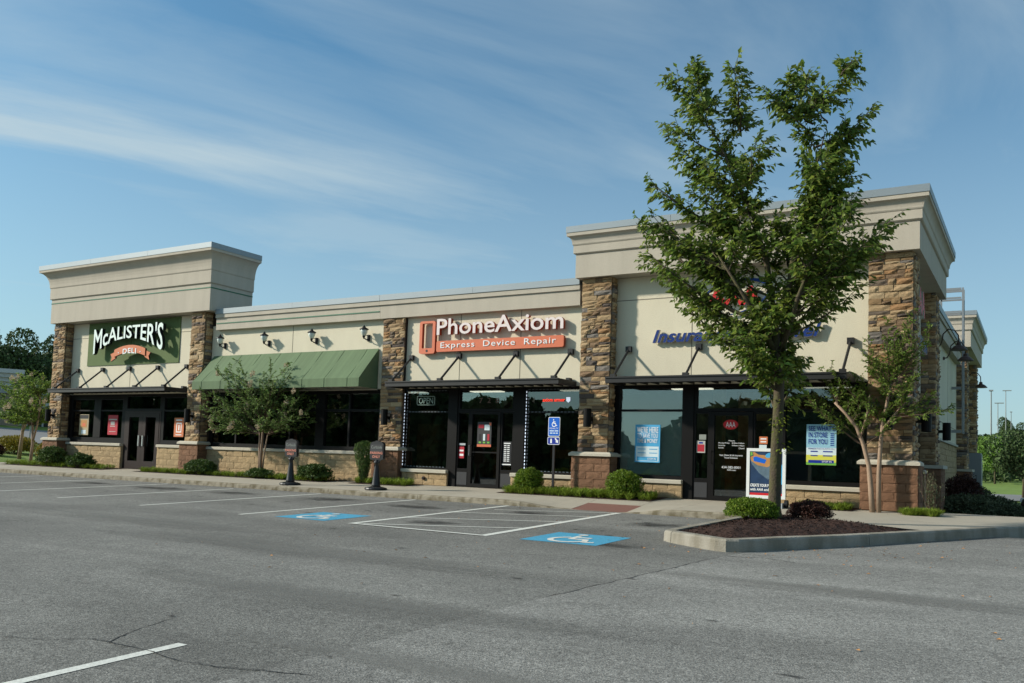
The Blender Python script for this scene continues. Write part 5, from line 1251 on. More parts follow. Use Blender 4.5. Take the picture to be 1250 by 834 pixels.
lead = [[(0, 0, 1.6), (.05, 0, 2.6), (-.05, -.05, 3.6), (-.22, .05, 4.6), (-.5, .1, 5.5), (-.95, .15, 6.4), (-1.32, .1, 7.3), (-1.7, 0, 8.3)],
        [(.05, 0, 2.6), (.12, .1, 3.5), (.24, -.05, 4.5), (.5, -.15, 5.4), (.75, -.2, 6.3), (1.0, -.2, 7.2), (1.2, -.1, 8.0)],
        [(-.95, .15, 6.4), (-.85, .3, 7.2), (-.74, .2, 8.0)], [(.75, -.2, 6.3), (.62, 0, 7.0), (.36, .1, 8.0)],
        [(.03, 0, 2.9), (-.4, -.5, 3.8), (-.8, -.9, 4.6)], [(.05, 0, 2.9), (.5, -.6, 3.8), (.8, -.8, 4.5)], [(0, 0, 3.0), (.1, .7, 4.0), (-.1, 1.1, 5.0)]]
lead = [[((x + .25) * SX * K - .25 * K, y * K, z * K) for x, y, z in p] for p in lead]
limbs = []
for i, (dx, dz) in enumerate(elm_tips):
    inner = 1.0 - .5 * abs(dx) / 3 - .35 * max(0, (dz - 6) / 2.7)
    for c in range(1 if (dz < 4.3 and abs(dx) > .95) else 2 if dz < 3.4 else 3 if dz < 6.6 else 2):
        dy = er.gauss(0, .35) if c == 0 else er.uniform(.35, 1.25) * inner * (1 if (c + i) % 2 else -1)
        sh = 1 if c == 0 else er.uniform(.80, .98)
        tip = Vector(((dx + .25) * sh * SX * (.62 + .38 * sstep(2.6, 4.6, dz)) - .25, dy, max(dz, 2.9) * (1 if c == 0 else er.uniform(.95, 1.0)))) * K
        p0 = attach(tip, lead, er)
        limbs.append((limb(p0, tip, er), .014 + .008 * (tip - p0).length))
TB = (-4.19, -4.8, -.10)
trunk = [([(.0, 0, -.12), (.0, 0, .02), (-.005, 0, .2), (.0, .01, .7), (.01, 0, 1.2), (.04, 0, 1.9), (.05, 0, 2.6), (-.05, -.05, 3.7)], [.19, .145, .118, .108, .102, .098, .092, .066]),
         ([(.05, 0, 2.6), (.12, .1, 3.7), (.25, -.05, 4.7), (.50, -.15, 5.7), (.74, -.2, 6.6), (.86, -.2, 7.1)], [.075, .055, .042, .03, .018, .008]),
         ([(-.05, -.05, 3.7), (-.23, .05, 4.8), (-.52, .1, 5.8), (-.96, .15, 6.7), (-1.2, .1, 7.3)], [.066, .052, .04, .03, .012]),
         ([(.03, 0, 3.0), (-.42, -.52, 4.0), (-.85, -.95, 4.8)], [.055, .038, .014]), ([(.05, 0, 3.0), (.52, -.63, 4.0), (.85, -.85, 4.7)], [.055, .038, .014]), ([(0, 0, 3.1), (.1, .73, 4.2), (-.1, 1.15, 5.2)], [.05, .035, .014])]
elm, _ = build_tree('elm_tree', 'tall young elm with two leafy tops growing from the mulched island', 'tree', TB, trunk, limbs, 'elmleaf', 'bark',
    dict(n_twigs=19, tw_len=.50, per=9, size=.135, droop=.3, t0=.25, up=.05, flat_=1.1), 31)
yl = [[], [], [], [], []]
for z in (1.75, 2.1, 1.35, 1.9):
    for k in range(16):
        a = er.uniform(-2.4, .6); c = Vector((TB[0] + .12 * math.cos(a) + er.uniform(0, .18), TB[1] + .12 * math.sin(a) - er.uniform(0, .1), TB[2] + z + er.uniform(-.16, .12)))
        yl[0].append(c - Vector(TB)); yl[1].append((er.gauss(0, .5), er.gauss(0, .5), 1)); yl[2].append((math.cos(a), math.sin(a), -.5)); yl[3].append(er.uniform(.06, .1)); yl[4].append(.04)
add('trunk_shoots', leaves_mesh('trunk_shoots', *yl, M['elmyoung']), elm, TB)['kind'] = 'stuff'

BLOSSOM = None
def blossom_mesh():
    r = np.random.default_rng(4); n = 60; c = r.normal(0, 1, (n, 3)); c /= np.linalg.norm(c, axis=1, keepdims=True); c = c * np.array([.06, .06, .10]) * r.uniform(.5, 1, (n, 1))
    return leaves_mesh('blossom', c, c + .01, r.normal(0, 1, (n, 3)), r.uniform(.03, .05, n), r.uniform(.025, .04, n), M['maroonbud'])
def crape(label, base, tips, stems, leaf_m, seed, fl=0, size=.05, per=11, tw=16, fork=.5, copies=3, depth=.9, scale=1.0, twl=.26, group='crape myrtles along the shop fronts'):
    r = random.Random(seed); lead_ = [s[0][len(s[0]) // 2:] for s in stems]; lb = []; allt = []
    for i, (dx, dz) in enumerate(tips):
        for c in range(copies):
            dy = r.gauss(0, .25) if c == 0 else r.uniform(.25, depth) * (1 if (c + i) % 2 else -1) * (1 - .3 * abs(dx) / 3)
            s = 1 if c == 0 else r.uniform(.78, .97); tip = Vector((dx * s, dy, dz * (1 if c == 0 else r.uniform(.9, 1)))) * scale; allt.append(tip)
            lb.append((limb(attach(tip, lead_, r, .7), tip, r, sag=.05), .011))
    t, _ = build_tree('crape_myrtle', label, 'tree', base, stems, lb, leaf_m, 'barkpale', dict(n_twigs=tw, tw_len=twl, per=per, size=size, droop=.05, t0=.28, up=.12, flat_=1.2), seed, group)
    global BLOSSOM
    if fl:
        BLOSSOM = BLOSSOM or blossom_mesh()
        for k in range(fl):
            p = r.choice(allt) * r.uniform(.94, 1.02); p.y = -abs(p.y) if r.random() < .7 else p.y; s = r.uniform(1.0, 1.75)
            add('blossom', BLOSSOM, t, Vector(base) + p, (s, s, s), (r.uniform(-.5, .5), r.uniform(-.5, .5), r.uniform(0, 3)))
    return t
def stems(defs): return [([tuple(p) for p in pts], [r0 * (1 - .55 * i / (len(pts) - 1)) for i in range(len(pts))]) for pts, r0 in defs]
cm_tips = [(-2.83, 2.95), (-2.53, 2.01), (-2.17, 3.6), (-1.57, 3.7), (-.98, 3.85), (.92, 3.79), (.59, 3.31), (1.91, 2.5), (1.53, 2.8), (1.83, 2.11), (-2.34, 1.67), (-1.21, 1.85), (.52, 1.85), (-.18, 3.46), (-.92, 3.07), (.26, 2.64), (-1.67, 2.52), (1.04, 2.1), (-.47, 2.34), (-3.12, 2.42), (1.31, 3.35), (-2.18, 2.8)]
crape('crape myrtle with cream flower heads in front of the green awning', (-21.92, -.75, -.03), cm_tips,
      stems([([(-.03, 0, 0), (-.10, .03, .8), (-.15, .05, 1.45), (-.34, 0, 1.85)], .038), ([(.0, .03, 0), (-.02, .06, .8), (-.04, .08, 1.5), (-.1, .1, 2.0)], .042), ([(.04, -.02, 0), (.05, -.05, .8), (.10, -.06, 1.5), (.24, -.1, 1.9)], .038), ([(.07, .03, 0), (.11, .05, .8), (.19, .08, 1.4), (.36, .15, 1.8)], .03)]), 'crapeleaf', 41, fl=16, size=.078, twl=.34, tw=18, per=12)
cr_tips = [(-1.6, 2.68), (-1.46, 2.5), (-1.25, 3.23), (-.98, 3.19), (-.7, 2.76), (-.13, 3.71), (.35, 3.92), (.79, 4.36), (1.09, 4.05), (1.49, 2.3), (.23, 4.21), (-.13, 3.48), (-.41, 3.03), (-.32, 2.58), (.09, 3.29), (.5, 3.45), (.74, 3.71), (.91, 3.09), (1.11, 2.56), (.67, 2.74), (.34, 2.57), (-.07, 2.39), (-.66, 2.4), (.51, 2.21), (.1, 2.84), (.66, 4.07), (.18, 2.21)]
crape('slender crape myrtle with pale twin stems in front of the corner pier', (-3.04, -.82, -.05), cr_tips,
      stems([([(-.06, 0, 0), (-.10, .02, .5), (-.14, 0, 1.0), (-.25, 0, 1.45), (-.40, 0, 1.85), (-.62, -.05, 2.15), (-.85, -.1, 2.4)], .062), ([(.06, .02, 0), (.05, .05, .8), (.08, .05, 1.4), (.12, .05, 1.9), (.2, .1, 2.4), (.3, .1, 3.0)], .055), ([(-.3, 0, 1.7), (-.2, .05, 2.1), (-.15, .1, 2.6)], .03), ([(.11, .05, 1.8), (.35, -.05, 2.1), (.6, -.1, 2.4)], .03)]), 'crapeleaf2', 42, size=.066, copies=2, depth=.6, tw=15, twl=.25)
tl_tips = [(-2.4, 3.3), (-1.9, 2.83), (-1.4, 3.6), (-.6, 3.73), (.1, 3.8), (.75, 3.4), (.9, 2.8), (.4, 2.44), (-1.2, 2.64), (-.5, 2.45), (-1.7, 2.19), (-.29, 2.0), (-1.0, 1.9), (.3, 3.1), (-.4, 3.2), (.7, 2.3)]
crape('crape myrtle with white flower heads just left of the deli tower', (-36.6, .2, .0), tl_tips, stems([([(0, 0, 0), (.02, .03, .8), (-.1, .05, 1.6), (-.4, .05, 2.4)], .07), ([(0, .03, .9), (.15, .1, 1.6), (.3, .1, 2.4), (.35, 0, 3.0)], .05)]), 'crapeleaf2', 43, fl=16, size=.10, tw=15, per=10, twl=.34)
crape('darker crape myrtle at the left edge beside a round maroon shrub', (-39.9, 1.6, .1), [(x * 1.1 + .2, z * 1.02) for x, z in tl_tips], stems([([(0, 0, 0), (.05, .03, .9), (.1, .05, 1.8), (-.2, .05, 2.6)], .09), ([(.07, .03, 1.2), (.35, .1, 1.9), (.6, .1, 2.6)], .05)]), 'crapeleaf', 44, fl=8, size=.105, tw=15, per=10, twl=.36)

def shrub(name, label, c, rad_, leaf_m, seed, n=2600, size=.045, lump=.16, cat='shrub', group=None, tag_core=True, up=.2, base_z=None):
    """clipped or loose shrub: leaf shoots all over a lumpy mound with twigs inside"""
    t = thing(name, label, cat, (c[0], c[1], c[2]), group); r = np.random.default_rng(seed)
    rx, ry, rz = rad_; d = r.normal(0, 1, (n, 3)); d /= np.linalg.norm(d, axis=1, keepdims=True); d[:, 2] = np.where(d[:, 2] < -.45, -d[:, 2], d[:, 2])
    L = np.array([1 + lump * (noise.noise(Vector((q[0] * 2.1 + seed, q[1] * 2.1, q[2] * 2.1))) + .6 * noise.noise(Vector((q[0] * 5.2, q[1] * 5.2 + seed, q[2] * 5.2)))) for q in d])
    dep = 1 - np.abs(r.normal(0, .09, n)); P = d * (L * dep)[:, None] * np.array([rx, ry, rz]) + np.array([0, 0, rz * .82])
    dr = d * .9 + r.normal(0, .55, (n, 3)); dr[:, 2] += up
    me = leaves_mesh('foliage', P, d + r.normal(0, .5, (n, 3)), dr, size * r.uniform(.6, 1.3, n), size * r.uniform(.38, .62, n), M[leaf_m]); add('foliage', me, t, c)
    m = MB(); rr = random.Random(seed)
    for k in range(26):
        q = d[k * 7 % n] * L[k * 7 % n] * .88; m.tube([(c[0] + rr.uniform(-.05, .05), c[1] + rr.uniform(-.05, .05), c[2] - .05), (c[0] + q[0] * rx * .5, c[1] + q[1] * ry * .5, c[2] + rz * .5), (c[0] + q[0] * rx, c[1] + q[1] * ry, c[2] + rz * .82 + q[2] * rz)], [.018, .012, .004], 4, cap=False)
    m.build('stems', M['twig'], t)
    # inner mass of old leaves
    k = n // 2; P2 = d[:k] * (L[:k] * r.uniform(.45, .85, k))[:, None] * np.array([rx, ry, rz]) + np.array([0, 0, rz * .82])
    add('inner_foliage', leaves_mesh('inner_foliage', P2, r.normal(0, 1, (k, 3)), r.normal(0, 1, (k, 3)), size * 1.7 * np.ones(k), size * 1.2 * np.ones(k), M[leaf_m]), t, c)
    return t
G1 = 'evergreen shrubs along the shop fronts'
shrub('round_shrub', 'dark green round shrub in front of the leftmost stone pier', (-33.5, -.75, -.04), (.74, .5, .44), 'boxleaf', 51, size=.07, group=G1)
shrub('round_shrub', 'small ragged green shrub left of the deli door', (-31.5, -.85, -.04), (.58, .42, .30), 'boxleaf', 52, size=.075, lump=.4, group=G1)
shrub('round_shrub', 'low dark green shrub at the foot of the pier right of the deli door', (-24.75, -.8, -.04), (.68, .42, .29), 'boxleaf', 53, size=.06, group=G1)
shrub('round_shrub', 'loose bright green shrub between the two black parking signs', (-19.5, -.75, -.04), (.55, .42, .29), 'boxleaf', 54, size=.07, lump=.4, group=G1)
shrub('round_shrub', 'clipped round shrub left of the blue accessible parking sign', (-11.73, -.8, -.04), (.42, .4, .37), 'limeleaf', 55, n=3600, size=.042, group=G1)
shrub('round_shrub', 'clipped round shrub under the blue and white poster', (-8.95, -.8, -.04), (.49, .42, .385), 'limeleaf', 56, n=3800, size=.042, group=G1)
shrub('round_shrub', 'bright green clipped shrub on the mulch left of the elm trunk', (-4.50, -5.25, -.15), (.50, .44, .245), 'limeleaf', 57, n=4800, size=.036)
shrub('maroon_shrub', 'maroon leaved mound shrub on the mulch right of the elm trunk', (-3.66, -4.35, -.13), (.40, .38, .215), 'redleaf', 58, n=3800, size=.034, lump=.22)
shrub('low_shrub', 'small dark shrub at the foot of the crape myrtle before the awning', (-21.75, -.95, -.05), (.55, .3, .18), 'boxleaf', 59, n=1500, size=.06, lump=.4, group=G1)
shrub('maroon_shrub', 'round maroon shrub at the left edge of the picture', (-41.9, 1.3, .10), (.95, .6, .42), 'redleaf', 60, size=.07, group='shrubs left of the deli')
shrub('gold_shrub', 'wide gold green shrub at the left edge behind the maroon one', (-43.2, 3.2, .2), (1.3, .9, .55), 'goldleaf', 61, size=.085, group='shrubs left of the deli')
shrub('gold_shrub', 'gold green shrub close to the deli corner behind the pale crape stem', (-38.2, 2.2, .05), (.9, .7, .52), 'goldleaf', 62, size=.08, group='shrubs left of the deli')
shrub('maroon_shrub', 'small maroon shrub behind the gold shrub at the left', (-42.6, 5.0, .25), (.8, .6, .5), 'redleaf', 63, size=.08, group='shrubs left of the deli')
# columnar holly
t = thing('columnar_shrub', 'narrow upright dark shrub flaring to the top beside a parking sign', 'shrub', (-17.64, -.6, -.03)); r = np.random.default_rng(70); n = 3000
h = r.uniform(0, 1, n) ** .8; a = r.uniform(0, 6.283, n); w = (.10 + .22 * np.clip(h * 1.35, 0, 1)) * np.sqrt(r.uniform(.25, 1, n)) * np.where(h > .93, (1.02 - h) / .09, 1)
P = np.c_[w * np.cos(a), w * np.sin(a), .05 + h * 1.22]
add('foliage', leaves_mesh('foliage', P, np.c_[np.cos(a), np.sin(a), 0 * a + .3], np.c_[np.cos(a) * .4, np.sin(a) * .4, 0 * a + 1] + r.normal(0, .3, (n, 3)), r.uniform(.05, .09, n), r.uniform(.02, .04, n), M['boxleaf']), t, (-17.64, -.6, -.03))
m = MB(); rr = random.Random(70)
for k in range(9): q = rr.uniform(0, 6.28); m.tube([(-17.64 + .06 * math.cos(q), -.6 + .06 * math.sin(q), -.06), (-17.64 + .2 * math.cos(q), -.6 + .2 * math.sin(q), 1.0)], [.012, .005], 5)
m.build('stems', M['twig'], t)
# wispy shrub by the side pier
t = thing('wispy_shrub', 'thin wispy upright shrub right of the corner pier base', 'shrub', (-1.95, -.65, -.05)); m = MB(); rr = random.Random(71); A = [[], [], [], [], []]
for k in range(34):
    q = rr.uniform(0, 6.28); l = rr.uniform(.5, 1.02); p0 = Vector((-1.95 + rr.uniform(-.07, .07), -.65 + rr.uniform(-.07, .07), -.08)); p1 = p0 + Vector((rr.gauss(0, .10), rr.gauss(0, .10), l)); m.tube([p0, p0.lerp(p1, .5) + Vector((rr.gauss(0, .02), 0, 0)), p1], [.008, .006, .002], 4, cap=False)
    for j in range(26):
        s = rr.uniform(.25, 1); c = p0.lerp(p1, s) + Vector((rr.gauss(0, .02), rr.gauss(0, .02), 0)); A[0].append(c - Vector((-1.95, -.65, -.05))); A[1].append((rr.gauss(0, 1), rr.gauss(0, 1), .4)); A[2].append((rr.gauss(0, .6), rr.gauss(0, .6), 1)); A[3].append(rr.uniform(.03, .06)); A[4].append(.014)
m.build('stems', M['twig'], t); add('foliage', leaves_mesh('foliage', *A, M['juniper']), t, (-1.95, -.65, -.05))
# junipers along the side wall
for i, (x, y, rx, rz, l) in enumerate(((-1.75, 6.0, .75, .36, 'dark juniper nearest the side wall beside the pier base'), (-1.35, 7.3, .9, .34, 'dark juniper in the middle of the side bed'), (-.95, 6.9, .8, .23, 'dark juniper right of the middle of the side bed'), (-.35, 7.6, .7, .19, 'dark juniper at the right end of the side bed'), (-1.9, 10.5, .7, .5, 'tall dark juniper behind the others at the side wall'))):
    shrub('juniper_shrub', l, (x, y, -.36), (rx, .7, rz), 'juniper', 80 + i, n=2400, size=.075, lump=.35, group='junipers beside the side wall')
shrub('maroon_shrub', 'dark maroon shrub behind the junipers at the side wall', (-2.0, 9.0, -.3), (.6, .7, .62), 'redleaf', 87, size=.06, lump=.3)
# grassy ground cover in the beds
def liriope(x0, x1, y0, y1, n, seed, hgt=.17):
    r = np.random.default_rng(seed); cl = max(6, int(n / 26)); cx = r.uniform(x0, x1, cl); cy = r.uniform(y0, y1, cl); k = r.integers(0, cl, n)
    a = r.uniform(0, 6.283, n); o_ = r.uniform(.02, .11, n); x = cx[k] + o_ * np.cos(a); y = cy[k] + o_ * np.sin(a)
    z = np.array([walk_z(p, q) for p, q in zip(x, y)]) + r.uniform(.2, .75, n) * hgt * (1 - o_ * 3)
    me = leaves_mesh('ground_cover', np.c_[x, y, z], np.c_[-np.cos(a), -np.sin(a), 0 * a + .7], np.c_[np.cos(a) * r.uniform(.3, 1.2, n), np.sin(a) * r.uniform(.3, 1.2, n), r.uniform(.3, 1, n)], r.uniform(.12, .24, n), r.uniform(.012, .022, n), M['liriope'], .1)
    o = add('ground_cover', me); o['kind'] = 'stuff'
liriope(-36.3, -30.0, -1.05, -.35, 5200, 90, .24); liriope(-27.9, -19.0, -1.0, -.3, 8500, 91, .2); liriope(-17.9, -15.9, -.85, -.3, 2600, 92, .26); liriope(-12.35, -8.15, -1.25, -.4, 10500, 93, .27)
liriope(-4.75, -3.6, -.9, -.35, 2600, 94, .2); liriope(-2.5, -1.75, -1.15, -.8, 1800, 95, .18)
soil = MB()
for a, b, y0 in ((-36.6, -29.8, -1.15), (-28.05, -18.8, -1.1), (-18.0, -15.8, -.95), (-12.45, -8.05, -1.3), (-4.8, -3.5, -.95)):
    pts = [(a, y0, walk_z(a, y0) + .012), (b, y0, walk_z(b, y0) + .012), (b, -.06, .012), (a, -.06, .012)]; soil.quadf(pts)
o = soil.build('planting_soil', M['mulch']); o['kind'] = 'structure'
# fallen leaves
r = np.random.default_rng(99); n = 260; x = np.r_[r.uniform(-12, 3, 120), r.uniform(-6, -1, 140)]; y = np.r_[r.uniform(-14, -3.4, 120), r.uniform(-8.9, -3.4, 140)]
z = np.array([lot_z(p, q) + .012 for p, q in zip(x, y)]); o = add('fallen_leaves', leaves_mesh('fallen_leaves', np.c_[x, y, z], np.c_[r.normal(0, .2, (n, 2)), np.ones(n)], np.c_[r.normal(0, 1, (n, 2)), r.normal(0, .1, n)], r.uniform(.03, .07, n), r.uniform(.02, .04, n), M['wood'])); o['kind'] = 'stuff'

# ================================================================== BACKGROUND
def crown_mesh(name, m, seed, n, rx, rz, z0, leaf, lobes=9):
    r = np.random.default_rng(seed); lc = r.normal(0, 1, (lobes, 3)); lc /= np.linalg.norm(lc, axis=1, keepdims=True); lc *= r.uniform(.25, .68, (lobes, 1)); lr = r.uniform(.34, .58, lobes)
    k = r.integers(0, lobes, n); d = r.normal(0, 1, (n, 3)); d /= np.linalg.norm(d, axis=1, keepdims=True); q = lc[k] + d * (lr[k] * (1 - np.abs(r.normal(0, .14, n))))[:, None]
    P = q * np.array([rx, rx, rz]) + np.array([0, 0, z0 + rz]); dr = r.normal(0, 1, (n, 3)); dr[:, 2] -= .3
    return leaves_mesh(name, P, d + r.normal(0, .5, (n, 3)), dr, leaf * r.uniform(.6, 1.4, n), leaf * r.uniform(.4, .8, n), m)
def trunk_mesh(name, h, r0, seed):
    m = MB(); rr = random.Random(seed); m.tube([(0, 0, -.6), (rr.uniform(-.1, .1), 0, h * .4), (rr.uniform(-.2, .2), rr.uniform(-.2, .2), h * .8)], [r0, r0 * .7, r0 * .35], 8)
    for k in range(5): a = k * 1.26; m.tube([(0, 0, h * .35 + .06 * k * h), (math.cos(a) * h * .22, math.sin(a) * h * .22, h * (.6 + .05 * k))], [r0 * .35, r0 * .1], 5)
    return mesh_from(name, m.v, m.f, M['bark'], True)
PROTO = {}
for key, mm, seed, rx, rz, z0, n in (('a', 'treeleafa', 3, 4.2, 4.6, 2.2, 6500), ('b', 'treeleafa', 4, 3.6, 5.2, 1.8, 6500), ('c', 'treeleafb', 5, 2.6, 2.6, 1.0, 4200), ('d', 'treeleafa', 6, 2.2, 2.0, 1.3, 4200)):
    PROTO[key] = (crown_mesh('crown', M[mm], seed, n, rx, rz, z0, .42 if key in 'ab' else .24), trunk_mesh('trunk', z0 + rz, .25 if key in 'ab' else .11, seed))
def far_tree(key, x, y, s, label, rot=0, group='trees beyond the shops', z=None):
    t = thing('broadleaf_tree', label, 'tree', (x, y, terrain_z(x, y) if z is None else z), group)
    for nm, me in zip(('crown', 'trunk'), PROTO[key]):
        o = add(nm, me, t, wloc(t), (s, s, s), (0, 0, rot))
def dirv(deg): return math.sin(rad(deg)), math.cos(rad(deg))
fr_ = random.Random(5)
LT = [(-64.6, 104, 0.86, 'a', 'tallest dark tree at the left edge behind the far shop'), (-62.4, 112, 0.81, 'b', 'second dark tree from the left edge behind the far shop'), (-60.6, 100, 0.83, 'a', 'dark tree in the middle of the group behind the far shop'), (-58.6, 108, 0.77, 'b', 'dark tree right of the middle behind the far shop'), (-56.8, 98, 0.74, 'a', 'dark tree just left of the deli tower behind the far shop'), (-66.5, 98, 0.81, 'b', 'dark tree beyond the left edge of the far shop'), (-54.5, 104, 0.74, 'a', 'dark tree half hidden by the deli tower')]
for dg_, ds, s, k, l in LT:
    sx, sy = dirv(dg_); far_tree(k, sx * ds, -21.3 + sy * ds, s, l, fr_.uniform(0, 6))
far_tree('c', -3.15, 62, .88, 'bright green tree beyond the far end of the side wall', 1.0, z=.0)
far_tree('c', -2.35, 74, .8, 'bright green tree standing deeper on the lawn at the right', 2.0)
far_tree('d', -.75, 34, .74, 'small dark round tree at the right edge above the black car', .5)
far_tree('d', -2.2, 88, 1.0, 'dark bushy tree at the top of the lawn', 2.5)
HR = [(-3.4, 190, .62, 'a'), (-1.6, 235, .74, 'b'), (-.9, 240, .72, 'a'), (.1, 235, .6, 'b')]
HL = ['nearest tree on the far hill beside the stone pier', 'tree on the far hill just right of the tallest light pole', 'highest tree on the ridge of the far hill', 'ridge tree on the far hill at the right edge']
for (dg_, ds, s, k), l_ in zip(HR, HL):
    sx, sy = dirv(dg_); far_tree(k, sx * ds, -21.3 + sy * ds, s, l_, fr_.uniform(0, 6), 'trees on the far hill')
# woods as one mass: hillside at the right, left horizon, and the wooded skyline across the road behind the viewer
def woods(name, places, seed, n, leaf=.9):
    r = np.random.default_rng(seed); k = r.integers(0, len(places), n); pl = np.array(places)[k]; d = r.normal(0, 1, (n, 3)); d /= np.linalg.norm(d, axis=1, keepdims=True)
    P = pl[:, :3] + d * pl[:, 3:4] * np.array([1, 1, .9]) * (1 - np.abs(r.normal(0, .12, (n, 1))))
    o = add(name, leaves_mesh(name, P, d, r.normal(0, 1, (n, 3)), leaf * r.uniform(.6, 1.4, n), leaf * r.uniform(.5, .9, n), M['treeleafa'])); o['kind'] = 'stuff'
wr = random.Random(8); pl = []
for i in range(46):
    a = wr.uniform(-6, 9); d_ = wr.uniform(200, 330); sx, sy = dirv(a); x, y = sx * d_, -21.3 + sy * d_; pl.append((x, y, terrain_z(x, y) + wr.uniform(.8, 2.0), wr.uniform(2.6, 4.0)))
woods('hillside_woods', pl, 9, 15000, 1.1)
pl = []
for i in range(30): a = wr.uniform(-4.5, 3); d_ = wr.uniform(84, 104); sx, sy = dirv(a); x, y = sx * d_, -21.3 + sy * d_; pl.append((x, y, terrain_z(x, y) + .4, wr.uniform(.9, 1.6)))
woods('meadow_scrub', pl, 10, 6000, .4)
pl = []
SKYL = [(-260, 15), (-150, 14), (-104, 13), (-82, 11.2), (-62, 9.6), (-50, 6.4), (-40, 6.0), (-30, 9.5), (-20, 10.5), (60, 10)]
for i in range(120):
    x = -240 + 320 * (i + wr.random()) / 120; y = -80 - wr.uniform(0, 10); tp = interp(x, SKYL) * wr.uniform(.88, 1.06); s_ = wr.uniform(2.2, 3.2)
    z = tp - s_
    while z > -5: pl.append((x + wr.uniform(-1.5, 1.5), y + wr.uniform(-1, 1), z, s_)); z -= s_ * 1.1; s_ = min(s_ * 1.15, 3.6)
woods('woods_across_the_road', pl, 11, 100000, 2.1)
def drape(name, pts_rows, m, dz):
    v = [(x, y, terrain_z(x, y) + dz) for row in pts_rows for x, y in row]; n = len(pts_rows[0]); f = [(j * n + i, j * n + i + 1, (j + 1) * n + i + 1, (j + 1) * n + i) for j in range(len(pts_rows) - 1) for i in range(n - 1)]
    o = add(name, mesh_from(name, v, f, M[m], True)); o['kind'] = 'structure'
c = Vector((-58, 11)); dv = Vector((.49, .87)); nv = Vector((-.87, .49))
drape('road', [[tuple(c + dv * u + nv * w) for w in (-7, -4, -1, 2, 5, 8)] for u in [-50 + 4 * i for i in range(30)]], 'road', .06)
drape('side_road', [[(x, y) for x in (-12, -6, -3, 0, 3, 8, 20, 60)] for y in (27, 29, 31, 33, 35, 37, 39)], 'road', .05)
# the far shop at the left
fs = thing('distant_shop', 'pale low shop with a flared grey roof far behind the deli at the left', 'shop', (-70, 19, 2.1))
def fbox(name, u0, u1, w0, w1, z0, z1, m, parent=None):
    z0, z1 = (1.6 + (z - 1.6) * .70 for z in (z0, z1)); b = MB(); o_ = Vector((-70, 19)); q = [o_ + dv * u + nv * w for u, w in ((u0, w0), (u1, w0), (u1, w1), (u0, w1))]
    b.v = [(p.x, p.y, z) for z in (z0, z1) for p in q]; b.f = [(0, 3, 2, 1), (4, 5, 6, 7), (0, 1, 5, 4), (1, 2, 6, 5), (2, 3, 7, 6), (3, 0, 4, 7)]; b.mi = [0] * 6
    return b.build(name, M[m], parent or fs)
fbox('wall', -16, 14, 0, 10, 1.6, 6.2, 'whitewall'); fbox('roof', -.2, 14, -.4, 10.2, 6.2, 7.3, 'fargrey')
fbox('roof', -16, -.8, -2.4, -.5, 6.0, 6.8, 'fargrey')
for k in range(4): fbox('roof_step', -16, -.8 + .22 * k, -2.6 - .25 * k, -.4, 6.8 + .45 * k, 7.25 + .45 * k, 'whitewall')
for u in (-9.5, -5.2, -1.0): fbox('pillar', u - .7, u + .7, -2.2, -.8, 1.6, 6.0, 'brownpillar')
for u in (-7.6, -3.2, 1.4, 4.0, 6.6):
    w_ = fbox('window', u - 1.15, u + 1.15, -.12, -.01, 2.3, 4.6, 'whitewall')
    for q in (-.55, .55): fbox('pane', u + q - .48, u + q + .48, -.16, -.121, 2.4, 4.5, 'black', w_)
d_ = fbox('door', 8.6, 9.9, -.12, -.01, 2.0, 4.6, 'white')
for zz_ in (2.2, 3.0, 3.8): fbox('pane', 8.85, 9.65, -.16, -.121, zz_, zz_ + .62, 'black', d_)
fbox('red_sign', 4.3, 6.2, -.55, -.41, 5.3, 6.0, 'pred')
# street furniture in the distance
def light_pole(x, y, h, label, arm=False):
    z = terrain_z(x, y); t = thing('light_pole', label, 'light pole', (x, y, z), 'light poles beyond the lawn')
    MB().tube([(x, y, z), (x, y, z + h)], [.11, .06], 8).build('pole', M['galv'], t)
    m = MB().box(x - .5 if arm else x - .2, x + (.9 if arm else .2), y - .15, y + .15, z + h - .05, z + h + .1); m.build('lamp_head', M['galv'], t)
light_pole(-4.35, 85, 9.1, 'tallest pale light pole right of the far stone pier'); light_pole(-6.0, 150, 10.6, 'short light pole second from the left beyond the lawn', True); light_pole(-5.1, 160, 13.2, 'light pole with an arm in the middle beyond the lawn', True); light_pole(-4.5, 170, 9.6, 'lowest light pole at the right beyond the lawn')
t = thing('stop_sign', 'back of a grey octagonal sign on a post at the left edge', 'sign', (-47.2, 6.3, .5)); x, y, z = -47.2, 6.3, terrain_z(-47.2, 6.3)
MB().tube([(x, y, z), (x, y, z + 2.2)], .035, 6).build('post', M['galv'], t)
b = MB(); pts = [(.38 * math.cos(rad(22.5 + 45 * i)), .38 * math.sin(rad(22.5 + 45 * i))) for i in range(8)]
b.v = [(x + nv.x * o_ + dv.x * u, y + nv.y * o_ + dv.y * u, z + 2.0 + w) for o_ in (-.02, .0) for u, w in pts]; b.f = [tuple(range(8)), tuple(range(15, 7, -1))] + [(i, 8 + i, 8 + (i + 1) % 8, (i + 1) % 8) for i in range(8)]; b.mi = [0] * 10
b.build('sign_plate', M['plasticgrey'], t)
t = thing('grey_mailbox', 'grey box on a dark slanted post behind the crape myrtle left of the deli', 'mailbox', (-38.5, 5.0, .05)); x, y, z = -38.5, 5.0, terrain_z(-38.5, 5)
MB().tube([(x - .1, y, z), (x + .1, y, z + 1.5)], .07, 8).build('post', M['bronze'], t); B((x - .3, x + .45, y - .2, y + .2, z + 1.45, z + 1.75)).build('box', M['panelgrey'], t)

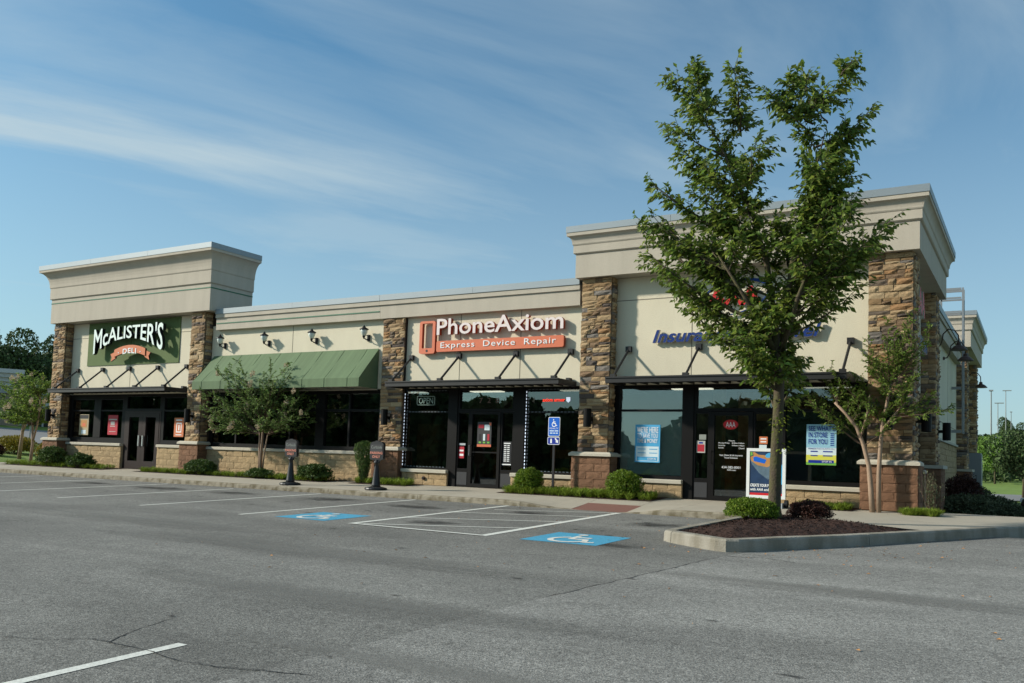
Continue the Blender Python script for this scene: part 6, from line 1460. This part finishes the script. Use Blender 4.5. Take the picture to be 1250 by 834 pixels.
# black car at the right edge: only its nose is in the picture
cx0, cy0, cz0 = -.52, 13.0, lot_z(0, 12)
car = thing('parked_car', 'black car whose nose shows at the right edge behind the junipers', 'car', (cx0 + 2.2, cy0 + .9, cz0))
prof = [(0, .28), (-.02, .5), (.06, .68), (.3, .78), (1.05, .9), (1.7, 1.32), (2.0, 1.42), (3.2, 1.42), (3.9, 1.05), (4.35, .98), (4.42, .6), (4.38, .28)]
b = MB(); NP = len(prof)
for yy, ins_ in ((0, .0), (.12, .0), (.9, .0), (1.68, .0), (1.8, .0)):
    e = .12 if yy in (0, 1.8) else 0
    b.v += [(cx0 + px_ * (1 if not e else .98) + e * .4, cy0 + yy + (e * (1.6 if pz > .95 else 0) * (1 if yy == 0 else -1)), cz0 + pz - (.05 if e and pz > .6 else 0)) for px_, pz in prof]
for k in range(4):
    for i in range(NP): j = (i + 1) % NP; b.f.append((k * NP + i, k * NP + j, (k + 1) * NP + j, (k + 1) * NP + i)); b.mi.append(0)
b.f += [tuple(range(NP - 1, -1, -1)), tuple(range(4 * NP, 5 * NP))]; b.mi += [0, 0]
M['carpaint'] = mat('car_paint_black', (.012, .012, .014), .22, spec=.6)
b.build('body', M['carpaint'], car, True)
for wx in (.85, 3.5):
    for wy in (-.01, 1.62):
        w_ = MB().tube([(cx0 + wx, cy0 + wy, cz0 + .33), (cx0 + wx, cy0 + wy + .2, cz0 + .33)], .33, 20).build('wheel', M['black'], car)
        MB().tube([(cx0 + wx, cy0 + wy - .012, cz0 + .33), (cx0 + wx, cy0 + wy - .002, cz0 + .33)], .2, 14).build('rim', M['steel'], w_)
for wy in (.12, 1.4): B((cx0 - .03, cx0 + .06, cy0 + wy, cy0 + wy + .3, cz0 + .55, cz0 + .67)).build('headlight', M['lampglass'], car)
for wy in (-.02, 1.79): MB().poly([(cx0 + 1.35, cz0 + .95), (cx0 + 3.6, cz0 + .97), (cx0 + 3.15, cz0 + 1.3), (cx0 + 1.9, cz0 + 1.3)], cy0 + wy, cy0 + wy + .03).build('side_window', M['glassdark'], car)
MB().box(cx0 - .01, cx0 + .02, cy0 + .6, cy0 + 1.2, cz0 + .42, cz0 + .54).build('plate', M['white'], car)
